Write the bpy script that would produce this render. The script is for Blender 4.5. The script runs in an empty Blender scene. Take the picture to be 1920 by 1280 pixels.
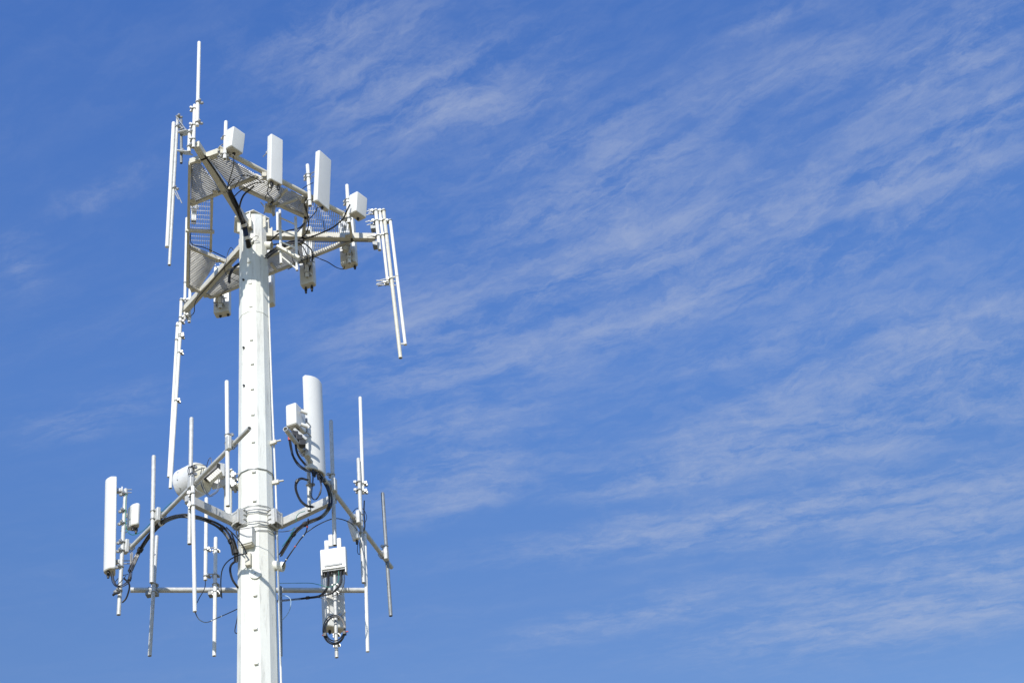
import bpy, math, random
from mathutils import Vector, Matrix
random.seed(7)
S = bpy.context.scene
COL = S.collection
R = math.radians

# ------------------------------------------------------------------ camera
F = 2800.0                                   # focal length in photo pixels (1920 wide)
CAMP = Vector((0, 0, 1.6))
pitch, roll = R(37.5), R(-8.2)
FW = Vector((0, math.cos(pitch), math.sin(pitch)))
UP0 = Vector((0, -math.sin(pitch), math.cos(pitch)))
RT0 = Vector((1, 0, 0))
RT = RT0*math.cos(roll) + UP0*math.sin(roll)
UP = UP0*math.cos(roll) - RT0*math.sin(roll)
cd = bpy.data.cameras.new('camera')
cd.sensor_width = 36
cd.lens = F/1920*36
cd.clip_start = .1
cd.clip_end = 20000
cam = bpy.data.objects.new('camera', cd)
COL.objects.link(cam)
m = Matrix((RT, UP, -FW)).transposed().to_4x4()
m.translation = CAMP
cam.matrix_world = m
S.camera = cam

def ray(x, y):
    return FW*F + RT*(x-960) + UP*(640-y)
def P(x, y, Y):                              # the point of this sight line at depth Y
    d = ray(x, y)
    return CAMP + d*(Y/d.y)
def Z(x, y, z):                              # the point of this sight line at height z
    d = ray(x, y)
    return CAMP + d*((z-CAMP.z)/d.z)
def mpp(p):                                  # metres per photo pixel at p
    return (p-CAMP).dot(FW)/F

# ------------------------------------------------------------------ sun, sky, exposure
SUN_EL, SUN_AZ = R(32), R(187)               # azimuth from +Y towards +X: behind the camera, a little left
sd = Vector((math.sin(SUN_AZ)*math.cos(SUN_EL), math.cos(SUN_AZ)*math.cos(SUN_EL), math.sin(SUN_EL)))
sl = bpy.data.lights.new('sun', 'SUN')
sl.energy = 4.4
sl.angle = R(.5)
sl.color = (1, .965, .9)
so = bpy.data.objects.new('sun', sl)
COL.objects.link(so)
so.rotation_euler = sd.to_track_quat('Z', 'Y').to_euler()
so.location = (0, -20, 60)
S.view_settings.view_transform = 'Standard'
S.view_settings.look = 'None'
S.view_settings.exposure = 0
S.view_settings.gamma = 1

W = bpy.data.worlds.new('World')
S.world = W
W.use_nodes = True
W.cycles.sampling_method = 'MANUAL'
W.cycles.sample_map_resolution = 256
nt = W.node_tree
nt.nodes.clear()
def N(t, **k):
    n = nt.nodes.new(t)
    for a, b in k.items():
        setattr(n, a, b)
    return n
def LK(a, b):
    nt.links.new(a, b)
def MATH(op, a, b=None, c=None, clamp=False):
    n = N('ShaderNodeMath', operation=op, use_clamp=clamp)
    for i, v in enumerate((a, b, c)):
        if v is None:
            continue
        if isinstance(v, (int, float)):
            n.inputs[i].default_value = v
        else:
            LK(v, n.inputs[i])
    return n.outputs[0]
out = N('ShaderNodeOutputWorld')
bg = N('ShaderNodeBackground')
bg.inputs[1].default_value = .15
LK(bg.outputs[0], out.inputs[0])
sky = N('ShaderNodeTexSky', sky_type='NISHITA', sun_disc=False)
sky.sun_elevation = SUN_EL
sky.sun_rotation = SUN_AZ
sky.altitude = 300
sky.air_density = 1.0
sky.dust_density = .25
sky.ozone_density = 2.0
# tint that deepens the blue overhead and greys it towards the horizon
tc = N('ShaderNodeTexCoord')
sep = N('ShaderNodeSeparateXYZ')
LK(tc.outputs['Generated'], sep.inputs[0])
ramp = N('ShaderNodeValToRGB')
els = ramp.color_ramp.elements
els[0].position, els[0].color = .2, (.32, .38, .42, 1)
els[1].position, els[1].color = .80, (.34, .53, .86, 1)
for p_, c_ in ((.40, (.345, .40, .49, 1)), (.47, (.35, .43, .555, 1)), (.513, (.347, .452, .606, 1)), (.59, (.37, .505, .715, 1)), (.70, (.37, .53, .80, 1))):
    e_ = els.new(p_)
    e_.color = c_
LK(sep.outputs[2], ramp.inputs[0])
tw = N('ShaderNodeVectorMath', operation='SCALE')
tw.inputs['Scale'].default_value = 2
LK(ramp.outputs[0], tw.inputs[0])
tint = N('ShaderNodeMix', data_type='RGBA', blend_type='MULTIPLY')
tint.inputs[0].default_value = 1
LK(sky.outputs[0], tint.inputs[6])
LK(tw.outputs[0], tint.inputs[7])
CLOUD_K = .64
# cirrus: a thin sheet seen on the plane uv = direction.xy / direction.z
zz = MATH('MAXIMUM', sep.outputs[2], .12)
cu, cv = MATH('DIVIDE', sep.outputs[0], zz), MATH('DIVIDE', sep.outputs[1], zz)
cmb = N('ShaderNodeCombineXYZ')
LK(cu, cmb.inputs[0])
LK(cv, cmb.inputs[1])
uv = cmb.outputs[0]
def NOISE(vec, scale, detail, rough, dist=0):
    n = N('ShaderNodeTexNoise')
    n.inputs['Scale'].default_value = scale
    n.inputs['Detail'].default_value = detail
    n.inputs['Roughness'].default_value = rough
    n.inputs['Distortion'].default_value = dist
    LK(vec, n.inputs['Vector'])
    return n
def MAP(vec, loc=(0, 0, 0), rot=0, sc=(1, 1, 1), vt='POINT'):
    n = N('ShaderNodeMapping', vector_type=vt)
    n.inputs['Location'].default_value = loc
    n.inputs['Rotation'].default_value = (0, 0, rot)
    n.inputs['Scale'].default_value = sc
    LK(vec, n.inputs['Vector'])
    return n.outputs[0]
def WARP(vec, scale, amt, det=3):
    n = NOISE(vec, scale, det, .6)
    s = N('ShaderNodeVectorMath', operation='SUBTRACT')
    LK(n.outputs['Color'], s.inputs[0])
    s.inputs[1].default_value = (.5, .5, .5)
    k = N('ShaderNodeVectorMath', operation='SCALE')
    LK(s.outputs[0], k.inputs[0])
    k.inputs['Scale'].default_value = amt
    a = N('ShaderNodeVectorMath', operation='ADD')
    LK(vec, a.inputs[0])
    LK(k.outputs[0], a.inputs[1])
    return a.outputs[0]
wuv = WARP(WARP(uv, 6, .05), 16, .06, 6)
# coordinates that run along and across the fibres, which fan out towards the horizon
mr = N('ShaderNodeMapRange', interpolation_type='SMOOTHSTEP')
for k_, v_ in ((1, .95), (2, 1.75), (3, -.43), (4, .02)):
    mr.inputs[k_].default_value = v_
LK(cv, mr.inputs[0])
across = MATH('SUBTRACT', cv, MATH('MULTIPLY', mr.outputs[0], cu))
fc = N('ShaderNodeCombineXYZ')
LK(cu, fc.inputs[0])
LK(across, fc.inputs[1])
fuv = fc.outputs[0]
# streaks of the cirrus: centre, direction, half-lengths on that plane
def uvp(x, y):
    d = ray(x, y)
    return Vector((d.x/d.z, d.y/d.z, 0))
STREAKS = [(520,200,1010,120,75,.6),(640,275,1010,165,36,.7),(470,120,800,10,80,.45),(760,250,1060,150,40,.4),
 (860,480,1340,240,60,.55),(880,620,1330,370,60,.7),(600,650,920,560,70,.45),(620,740,980,650,60,.45),
 (1080,570,1680,280,48,.6),(1230,600,1580,420,50,.6),(1580,380,1960,180,40,.75),(1480,420,1960,280,50,.6),
 (1680,140,1960,50,100,.6),(1330,85,1540,5,26,.4),(920,690,1300,570,50,.55),(740,970,1020,845,50,.6),
 (740,850,980,760,70,.4),(1260,850,1580,715,50,.7),(1150,890,1960,750,42,.9),(1480,740,1980,610,120,.6),
 (1000,1035,1960,880,42,.7),(1180,1010,1960,935,40,.45),(1600,1035,1960,945,36,.7),(1000,1195,1400,1105,32,.45),
 (1460,1115,1820,1075,40,.4),(1300,1200,1980,1135,60,.6),(1760,1150,1980,1000,120,.5),(40,830,320,735,34,.28),
 (100,395,300,320,26,.22),(-20,480,100,500,60,.28),(850,640,2000,300,330,.17),(1200,960,2100,800,300,.15),(500,330,1150,100,220,.14),(1500,300,2050,60,260,.16),(650,800,1150,640,200,.13),
 (1050,320,1250,170,60,.3),(1250,200,1700,90,60,.25),(1000,470,1260,300,40,.5),(1700,1000,2000,870,60,.4),(1850,760,1990,640,150,.4),
 (540,60,740,0,30,.4),(900,310,1200,210,26,.4),(960,420,1180,330,26,.5),(700,930,900,850,24,.5),(1120,640,1420,520,26,.5),(1400,560,1800,430,28,.45),
 (1540,480,1930,350,22,.5),(1300,690,1700,560,34,.45),(1650,660,1960,560,40,.5),(1100,930,1500,850,22,.6),(1250,980,1800,890,20,.6),(1500,1180,1960,1120,26,.6),(1700,1090,1960,1040,30,.6),(1750,260,1960,150,26,.6),(1640,200,1800,110,24,.4),(620,860,760,800,30,.3),(560,520,760,420,40,.2)]
acc = None
for x0, y0, x1, y1, w, k in STREAKS:
    a, b = uvp(x0, y0), uvp(x1, y1)
    c = (a+b)/2
    t = b-a
    cx, cy = (x0+x1)/2, (y0+y1)/2
    n_ = Vector((-(y1-y0), x1-x0, 0)).normalized()
    q = uvp(cx+n_.x*w, cy+n_.y*w)-c
    tn = t.normalized()
    wid = abs(q.x*-tn.y + q.y*tn.x)
    mp = MAP(wuv, c, math.atan2(t.y, t.x), (t.length*.86, wid*1.6, 1), 'TEXTURE')
    g = N('ShaderNodeTexGradient', gradient_type='QUADRATIC_SPHERE')
    LK(mp, g.inputs[0])
    v = MATH('MULTIPLY', g.outputs['Fac'], k*2.3)
    acc = v if acc is None else MATH('ADD', acc, v)
def CON(x, k, b=.5):                         # contrast about .5, soft at zero
    return MATH('MAXIMUM', MATH('ADD', MATH('MULTIPLY', MATH('SUBTRACT', x, .5), k), b), 0)
fa = R(-17)
f1 = NOISE(MAP(WARP(fuv, 6, .07), sc=(2.6, 13, 1)), 1, 10, .62, .2).outputs['Fac']      # long fibres
f2 = NOISE(MAP(WARP(fuv, 11, .10, 6), rot=R(10), sc=(13, 26, 1)), 1, 11, .70, .25).outputs['Fac']   # tufts
f3 = NOISE(MAP(WARP(uv, 19, .06, 5), rot=R(24), sc=(26, 60, 1)), 1, 9, .68, .2).outputs['Fac']     # fine cross hairs
fx = MATH('ADD', MATH('ADD', MATH('MULTIPLY', CON(f1, 5, .42), .44), MATH('MULTIPLY', CON(f2, 5.2, .42), .40)), MATH('MULTIPLY', CON(f3, 4.6, .48), .16))
fx = MATH('POWER', MATH('MULTIPLY', fx, 1.75), 1.55)
big = NOISE(MAP(uv, rot=-fa, sc=(1.6, 3.4, 1)), 1, 4, .55).outputs['Fac']
acc = MATH('DIVIDE', acc, MATH('ADD', 1, MATH('MULTIPLY', acc, .6)))
acc = MATH('ADD', acc, MATH('MULTIPLY', CON(big, 2.2, .3), .09))
den = MATH('MULTIPLY', MATH('MULTIPLY', acc, fx), CLOUD_K)
den = MATH('DIVIDE', den, MATH('ADD', 1, den))
cm = N('ShaderNodeMix', data_type='RGBA')
LK(den, cm.inputs[0])
LK(tint.outputs[2], cm.inputs[6])
CLOUD = (2.95, 3.4, 4.5)
cm.inputs[7].default_value = (*CLOUD, 1)
LK(cm.outputs[2], bg.inputs[0])

# ------------------------------------------------------------------ materials
def material(name, base, rough=.5, metal=0, var=.08, scale=6, streak=0, bump=0, spots=0, spot_col=(.3, .27, .22), stretch=1):
    mt = bpy.data.materials.new(name)
    mt.use_nodes = True
    t = mt.node_tree
    b = t.nodes['Principled BSDF']
    b.inputs['Roughness'].default_value = rough
    b.inputs['Metallic'].default_value = metal
    def nn(ty, **k):
        n = t.nodes.new(ty)
        for a, c in k.items():
            setattr(n, a, c)
        return n
    co = nn('ShaderNodeTexCoord')
    mp = nn('ShaderNodeMapping')
    mp.inputs['Scale'].default_value = (1, 1, stretch)
    t.links.new(co.outputs['Object'], mp.inputs[0])
    n1 = nn('ShaderNodeTexNoise')
    n1.inputs['Scale'].default_value = scale
    n1.inputs['Detail'].default_value = 6
    n1.inputs['Roughness'].default_value = .65
    t.links.new(mp.outputs[0], n1.inputs['Vector'])
    cr = nn('ShaderNodeValToRGB')
    lo = [max(0, c*(1-var*1.6)) for c in base]
    hi = [min(1, c*(1+var*.5)) for c in base]
    cr.color_ramp.elements[0].position = .3
    cr.color_ramp.elements[0].color = (*lo, 1)
    cr.color_ramp.elements[1].position = .68
    cr.color_ramp.elements[1].color = (*hi, 1)
    t.links.new(n1.outputs['Fac'], cr.inputs[0])
    col = cr.outputs[0]
    if spots:
        n2 = nn('ShaderNodeTexNoise')
        n2.inputs['Scale'].default_value = scale*2.3
        n2.inputs['Detail'].default_value = 9
        n2.inputs['Roughness'].default_value = .75
        mp2 = nn('ShaderNodeMapping')
        mp2.inputs['Scale'].default_value = (1, 1, streak if streak else 1)
        t.links.new(co.outputs['Object'], mp2.inputs[0])
        t.links.new(mp2.outputs[0], n2.inputs['Vector'])
        r2 = nn('ShaderNodeValToRGB')
        r2.color_ramp.elements[0].position = .53
        r2.color_ramp.elements[0].color = (0, 0, 0, 1)
        r2.color_ramp.elements[1].position = .72
        r2.color_ramp.elements[1].color = (spots, spots, spots, 1)
        t.links.new(n2.outputs['Fac'], r2.inputs[0])
        mx = nn('ShaderNodeMix', data_type='RGBA')
        t.links.new(r2.outputs[0], mx.inputs[0])
        t.links.new(col, mx.inputs[6])
        mx.inputs[7].default_value = (*spot_col, 1)
        col = mx.outputs[2]
    t.links.new(col, b.inputs['Base Color'])
    if bump:
        bp = nn('ShaderNodeBump')
        bp.inputs['Strength'].default_value = bump
        bp.inputs['Distance'].default_value = .01
        t.links.new(n1.outputs['Fac'], bp.inputs['Height'])
        t.links.new(bp.outputs[0], b.inputs['Normal'])
    return mt
M = dict(
 pole=material('pole_white_paint', (.82, .82, .745), .55, var=.06, scale=5, spots=.75, streak=.12, spot_col=(.40, .39, .34), stretch=.25),
 panel=material('radome_white', (.765, .76, .715), .38, var=.03, scale=3, spots=.12, streak=.3),
 deck=material('platform_paint', (.67, .64, .535), .5, var=.09, scale=9, spots=.35, spot_col=(.4, .36, .27)),
 grating=material('galvanised_grating', (.72, .71, .66), .5, var=.06, scale=12),
 white=material('white_tube_paint', (.80, .79, .74), .42, var=.05, scale=7, spots=.25),
 galv=material('galvanised_steel', (.60, .60, .57), .5, metal=.1, var=.14, scale=14, spots=.3, spot_col=(.66, .66, .64)),
 galv_dark=material('weathered_shaded_galvanised_steel', (.25, .265, .27), .5, metal=.15, var=.2, scale=12, spots=.35, spot_col=(.55, .55, .53)),  # dark weathered zinc; on the rightmost upright it stands in for shade
 hard=material('zinc_hardware', (.5, .5, .48), .4, metal=.5, var=.2, scale=25),
 cap=material('cream_end_cap', (.66, .63, .54), .5, var=.06, scale=9),
 cable=material('black_cable', (.018, .018, .02), .35, var=.3, scale=20),
 grey_cable=material('grey_cable', (.07, .07, .07), .4, var=.3, scale=20),
 dark=material('dark_plastic', (.035, .035, .037), .5, var=.3, scale=20),
 green=material('green_ground_wire', (.03, .26, .19), .4, var=.2, scale=20),
 blue=material('pale_blue_wire', (.35, .5, .62), .4, var=.2, scale=20),
 red=material('red_tape', (.6, .1, .08), .5, var=.1, scale=20),
 pink=material('pinkish_ground_bar', (.62, .5, .46), .45, metal=.2, var=.15, scale=30),
 dish=material('dish_weathered_white', (.74, .745, .74), .5, var=.08, scale=5, spots=.5, spot_col=(.42, .42, .4)),
 canvas=material('cream_dish_back', (.70, .66, .52), .6, var=.08, scale=8),
 soil=material('dry_pale_soil', (.29, .23, .12), .95, var=.25, scale=.08, spots=.5, spot_col=(.18, .18, .09)),
)

# ------------------------------------------------------------------ mesh builder
class MB:
    def __init__(s):
        s.v, s.f = [], []
    def _ring(s, c, u, w, r, n):
        i = len(s.v)
        for k in range(n):
            a = 2*math.pi*k/n
            s.v.append(c + u*(r*math.cos(a)) + w*(r*math.sin(a)))
        return i
    def _bridge(s, a, b, n):
        for k in range(n):
            j = (k+1) % n
            s.f.append((a+k, a+j, b+j, b+k))
    def loft(s, rings, n, cap0=True, cap1=True):
        ids = [s._ring(*r, n) for r in rings]
        for a, b in zip(ids, ids[1:]):
            s._bridge(a, b, n)
        if cap0:
            s.f.append(tuple(ids[0]+k for k in reversed(range(n))))
        if cap1:
            s.f.append(tuple(ids[-1]+k for k in range(n)))
        return s
    def pipe(s, p0, p1, r, n=14, dome=True, hollow=True, r1=None):
        """p0 top end (domed), p1 bottom end (open tube)"""
        r1 = r1 or r
        d = (p1-p0).normalized()
        u = d.orthogonal().normalized()
        w = d.cross(u)
        rs = []
        if dome:
            for k in (.25, .6, .85):
                rs.append((p0 + d*(r*(1-math.sqrt(1-k*k))*.8), u, w, r*k))
            rs.append((p0+d*r*.85, u, w, r))
        else:
            rs.append((p0, u, w, r))
        rs.append((p1, u, w, r1))
        if hollow:
            rs += [(p1, u, w, r1*.8), (p1-d*min(.35, (p1-p0).length*.4), u, w, r1*.78)]
        s.loft(rs, n)
        return s
    def openpipe(s, p0, p1, r, n=16):
        """tube open at both ends"""
        d = (p1-p0).normalized()
        u = d.orthogonal().normalized()
        w = d.cross(u)
        mid = (p0+p1)/2
        s.loft([(mid, u, w, r*.8), (p0, u, w, r*.8), (p0, u, w, r), (p1, u, w, r), (p1, u, w, r*.8), (mid, u, w, r*.8)], n)
        return s
    def tube(s, pts, r, n=8, closed=False):
        m_ = len(pts)
        T = []
        for i in range(m_):
            a = pts[(i-1) % m_] if (closed or i > 0) else pts[i]
            b = pts[(i+1) % m_] if (closed or i < m_-1) else pts[i]
            T.append((b-a).normalized())
        u = T[0].orthogonal().normalized()
        rs = []
        for i in range(m_):
            u = (u - T[i]*u.dot(T[i])).normalized()
            rs.append((pts[i], u, T[i].cross(u), r[i] if isinstance(r, (list, tuple)) else r))
        if closed:
            ids = [s._ring(*q, n) for q in rs]
            for a, b in zip(ids, ids[1:]):
                s._bridge(a, b, n)
            # find the best offset for the seam
            a, b = ids[-1], ids[0]
            best = min(range(n), key=lambda o: (s.v[a]-s.v[b+o]).length)
            for k in range(n):
                s.f.append((a+k, a+(k+1) % n, b+(k+1+best) % n, b+(k+best) % n))
        else:
            s.loft(rs, n)
        return s
    def rod(s, a, b, r, n=8):
        return s.tube([a, b], r, n)
    def ring(s, c, ax, Rr, r, n=18, m_=6):
        ax = ax.normalized()
        u = ax.orthogonal().normalized()
        w = ax.cross(u)
        return s.tube([c+u*(Rr*math.cos(2*math.pi*k/n))+w*(Rr*math.sin(2*math.pi*k/n)) for k in range(n)], r, m_, closed=True)
    def box(s, c, x, y, z):
        """half-vectors"""
        i = len(s.v)
        for a in (-1, 1):
            for b in (-1, 1):
                for d in (-1, 1):
                    s.v.append(c+x*a+y*b+z*d)
        fs = ((0,1,3,2),(4,6,7,5),(0,4,5,1),(2,3,7,6),(0,2,6,4),(1,5,7,3))
        if x.cross(y).dot(z) < 0:
            fs = [tuple(reversed(q)) for q in fs]
        s.f += [tuple(i+k for k in q) for q in fs]
        return s
    def beam(s, a, b, w, h, up=Vector((0, 0, 1))):
        """bar from a to b whose cross-section is w wide, h tall, centred on the line"""
        d = (b-a)
        sd_ = d.cross(up).normalized()
        up = sd_.cross(d).normalized()
        return s.box((a+b)/2, d/2, sd_*(w/2), up*(h/2))
    def prism(s, poly, off):
        i = len(s.v)
        n = len(poly)
        s.v += list(poly) + [p+off for p in poly]
        nrm = (poly[1]-poly[0]).cross(poly[2]-poly[1])
        fwd = nrm.dot(off) < 0
        lo = tuple(range(i, i+n))
        hi = tuple(range(i+n, i+2*n))
        s.f.append(lo if fwd else lo[::-1])
        s.f.append(hi[::-1] if fwd else hi)
        for k in range(n):
            j = (k+1) % n
            q = (i+k, i+n+k, i+n+j, i+j)
            s.f.append(q if fwd else q[::-1])
        return s
    def build(s, name, mat, parent=None, bevel=0, smooth=35):
        me = bpy.data.meshes.new(name)
        w = Vector((0, 0, 0))
        q = parent
        while q:
            w = w + q.location
            q = q.parent
        loc = Vector((0, 0, 0))
        if not parent:
            lo = min(s.v, key=lambda p: p.z)
            loc = lo.copy()
            w = loc
        me.from_pydata([tuple(p-w) for p in s.v], [], s.f)
        me.materials.append(M[mat])
        me.polygons.foreach_set('use_smooth', [True]*len(me.polygons))
        me.update()
        if smooth:
            me.set_sharp_from_angle(angle=R(smooth))
        o = bpy.data.objects.new(name, me)
        COL.objects.link(o)
        o.location = loc
        if parent:
            o.parent = parent
        if bevel:
            bv = o.modifiers.new('bevel', 'BEVEL')
            bv.width = bevel
            bv.segments = 2
            bv.limit_method = 'ANGLE'
        return o
def thing(name, label, cat, loc, group=None):
    o = bpy.data.objects.new(name, None)
    COL.objects.link(o)
    o.empty_display_size = .2
    o.location = loc
    o['label'] = label
    o['category'] = cat
    if group:
        o['group'] = group
    return o
def tag(o, label, cat, group=None):
    o['label'] = label
    o['category'] = cat
    if group:
        o['group'] = group
    return o
def smooth_path(pts, k=7):
    q = [pts[0]*2-pts[1]] + list(pts) + [pts[-1]*2-pts[-2]]
    o = []
    for i in range(1, len(q)-2):
        a, b, c, d = q[i-1:i+3]
        for j in range(k):
            t = j/k
            o.append(.5*((b*2)+(c-a)*t+(a*2-b*5+c*4-d)*t*t+(b*3-a-c*3+d)*t**3))
    o.append(q[-2])
    return o
UZ = Vector((0, 0, 1))

# ------------------------------------------------------------------ ground
g = MB()
g.v = [Vector(p) for p in ((-6000,-6000,0),(6000,-6000,0),(6000,6000,0),(-6000,6000,0))]
g.f = [(0,1,2,3)]
g = g.build('ground', 'soil')
g['kind'] = 'structure'

# ------------------------------------------------------------------ monopole
AY = 22.0
ax0 = P(486, 1270, AY)
ax1 = P(472, 437, AY)
AX = (P(473.7, 480, AY).x + P(482.5, 985, AY).x)/2
AXIS = Vector((AX, AY, 0))
def axis_z(y):                                # height on the pole axis for a photo row
    x = 473.6 + (y-480)*.0158
    return P(x, y, AY).z
zT = axis_z(416)
zP = axis_z(446)                              # underside of the platform arms
zL = axis_z(985)                              # lower sector frame
r_hi = 24.9*mpp(Vector((AX, AY, axis_z(480))))
r_lo = 38.9*mpp(Vector((AX, AY, axis_z(1270))))
zh, zl = axis_z(480), axis_z(1270)
def pr(z):
    return r_hi + (r_lo-r_hi)*(z-zh)/(zl-zh)
vdir = math.atan2(-AY, -AX)                   # from the pole to the camera, in plan
def pole_pt(z, a, extra=0):
    """point on the shaft surface; a degrees to the right of the side that faces the camera"""
    t = vdir + R(a)
    return Vector((AX + (pr(z)+extra)*math.cos(t), AY + (pr(z)+extra)*math.sin(t), z))
def pole_n(a):
    t = vdir + R(a)
    return Vector((math.cos(t), math.sin(t), 0))
mono = thing('monopole', 'tall white tapered twelve sided steel pole carrying both antenna arrays', 'pole', Vector((AX, AY, 0)))
def section(z0, z1, ex):
    mb = MB()
    off = vdir + R(7)
    def rg(z, rr):
        return (Vector((AX, AY, z)), Vector((math.cos(off), math.sin(off), 0)), Vector((-math.sin(off), math.cos(off), 0)), rr)
    mb.loft([rg(z0, pr(z0)+ex), rg(z1, pr(z1)+ex)], 12)
    return mb.build('shaft_section', 'pole', mono, smooth=10)
zj1, zj2 = axis_z(601), axis_z(897)
section(0, zj2+.3, 0)
section(zj2, zj1+.3, .007)
section(zj1, zT-.01, .014)
# cap plate
cap = MB()
hexa = [Z(x, y, zT) for x, y in ((440,407.5),(475,394.5),(505,410.5),(506.5,433),(472,447),(438.4,436))]
cap.prism(hexa, Vector((0, 0, .03)))
cap.build('cap_plate', 'deck', mono, bevel=.004)
for a in (-12, 52, 76, -84, 140, 180):
    n_ = pole_n(a)
    t_ = n_.cross(UZ)
    br = MB().box(pole_pt(zT-.16, a, .03), n_*.03, t_*.01, UZ*.15)
    br.build('cap_gusset', 'deck', mono)
# step lugs up the front
for i, (x, y) in enumerate(((467,492),(469,532),(470.5,575),(471.5,637),(473,682),(473,729),(474,777),(475,828),(477,938),(478.5,1115),(479,1178),(480.5,1243),(475.8,884))):
    z = axis_z(y)
    pc = P(x, y, AY-pr(z)*.97)
    n_ = pole_n(-8)
    t_ = n_.cross(UZ)
    MB().box(Vector((pc.x, pc.y, pc.z)) , t_*.032, n_*.035, UZ*.028).build('step_lug', 'pole', mono, bevel=.006)
for x, y in ((457,525),(457.5,652),(458,723)):
    z = axis_z(y)
    pc = P(x, y, AY-pr(z)*.88)
    n_ = pole_n(-32)
    MB().rod(pc-n_*.05, pc+n_*.03, .02, 10).build('bolt_hole', 'dark', mono)
# thin conduit down the right side
mb = MB()
pts = []
for y, x in ((500,501.5),(620,505.5),(760,510.5),(900,516.5),(985,519.5),(1100,522.5),(1200,525),(1300,527.5)):
    pts.append(P(x, y, AY-.03))
mb.tube(pts, .017, 8)
mb.build('conduit', 'white', mono)
# cable ports, box and cover plate on the front
def sleeve(x, y, a, ln, r, dn=.25):
    z = axis_z(y)
    n_ = (pole_n(a) + UZ*dn).normalized()
    c = pole_pt(z, a)
    mb = MB()
    mb.openpipe(c-n_*.05, c+n_*ln, r)
    return mb.build('cable_port', 'pole', mono)
sleeve(507, 466, 72, .12, .085, -.3)
sleeve(467, 470, -16, .05, .09, .1)
sleeve(528, 1066, 74, .16, .085, -.35)
def on_face(x, y, a, ex=0):
    """point of the shaft surface under photo pixel"""
    z = axis_z(y)
    for _ in range(6):
        p = pole_pt(z, a, ex)
        q = P(x, y, p.y)
        z = q.z
    return q
c = on_face(464, 1006, -25, .06)
n_ = pole_n(-25)
t_ = n_.cross(UZ)
jb = MB().box(c, t_*.115, n_*.07, UZ*.165).build('junction_box', 'panel', mono, bevel=.012)
MB().box(c-UZ*.17, t_*.1, n_*.05, UZ*.02).build('box_lid', 'deck', jb, bevel=.004)
c = on_face(466, 1049, -22, .03)
MB().box(c, pole_n(-22).cross(UZ)*.05, pole_n(-22)*.035, UZ*.12).build('entry_cover', 'deck', mono, bevel=.01)
c = on_face(478.5, 1075, -4, 0)
n_ = pole_n(-4)
mb = MB()
mb.loft([(c-n_*.02, n_.cross(UZ), UZ, .098), (c+n_*.022, n_.cross(UZ), UZ, .098), (c+n_*.022, n_.cross(UZ), UZ, .08), (c+n_*.016, n_.cross(UZ), UZ, .075)], 24)
hc = mb.build('port_cover', 'pole', mono)
MB().rod(c+n_*.01, c+n_*.035, .012).build('cover_bolt', 'hard', hc)
# strap wires round the shaft
for y in (896, 965, 979, 1003, 1012):
    z = axis_z(y)
    off = vdir+R(7)
    rr = pr(z)+.016
    mb = MB()
    tilt = 0 if y < 990 else .05
    mb.tube([Vector((AX+rr*math.cos(off+k*math.pi/6), AY+rr*math.sin(off+k*math.pi/6), z+tilt*math.sin(k*math.pi/6))) for k in range(12)], .007, 6, closed=True)
    mb.build('strap_wire', 'galv_dark', mono)
# small brackets on the right flank
for y, a in ((840, 62), (912, 70)):
    z = axis_z(y)
    n_ = pole_n(a)
    mb = MB().box(pole_pt(z, a, .06), n_*.06, n_.cross(UZ)*.03, UZ*.035)
    mb.rod(pole_pt(z+.01, a, .1), pole_pt(z+.02, a+3, .2), .018)
    mb.build('side_bracket', 'deck', mono, bevel=.005)

# ------------------------------------------------------------------ upper platform
TA, TB, TC = Z(367.5, 276, zP), Z(704, 451, zP), Z(345.5, 588, zP)
plat = thing('antenna_platform', 'triangular white steel grating platform round the top of the pole', 'platform', Vector((AX, AY, zP)))
def zp(x, y, dz=0):
    return Z(x, y, zP) + UZ*dz
AH = .15                                       # arm height
def dirto(t):
    d = Vector((t.x-AX, t.y-AY, 0))
    return d.normalized()
for t in (TA, TB, TC):
    d = dirto(t)
    a = Vector((AX, AY, zP+AH/2)) + d*(r_hi*.9)
    arm = MB().beam(a, Vector((t.x, t.y, zP+AH/2)), .125, AH).build('arm', 'deck', plat, bevel=.008)
    sdv = d.cross(UZ)
    root = Vector((AX, AY, zP+AH/2)) + d*(r_hi+.1)
    MB().box(root, d*.012, sdv*.115, UZ*.12).build('flange', 'deck', arm, bevel=.004)
    for sx in (-1, 1):
        MB().box(root-d*.07+sdv*(sx*.09), d*.075, sdv*.009, UZ*.10).build('collar_plate', 'deck', plat)
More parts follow.
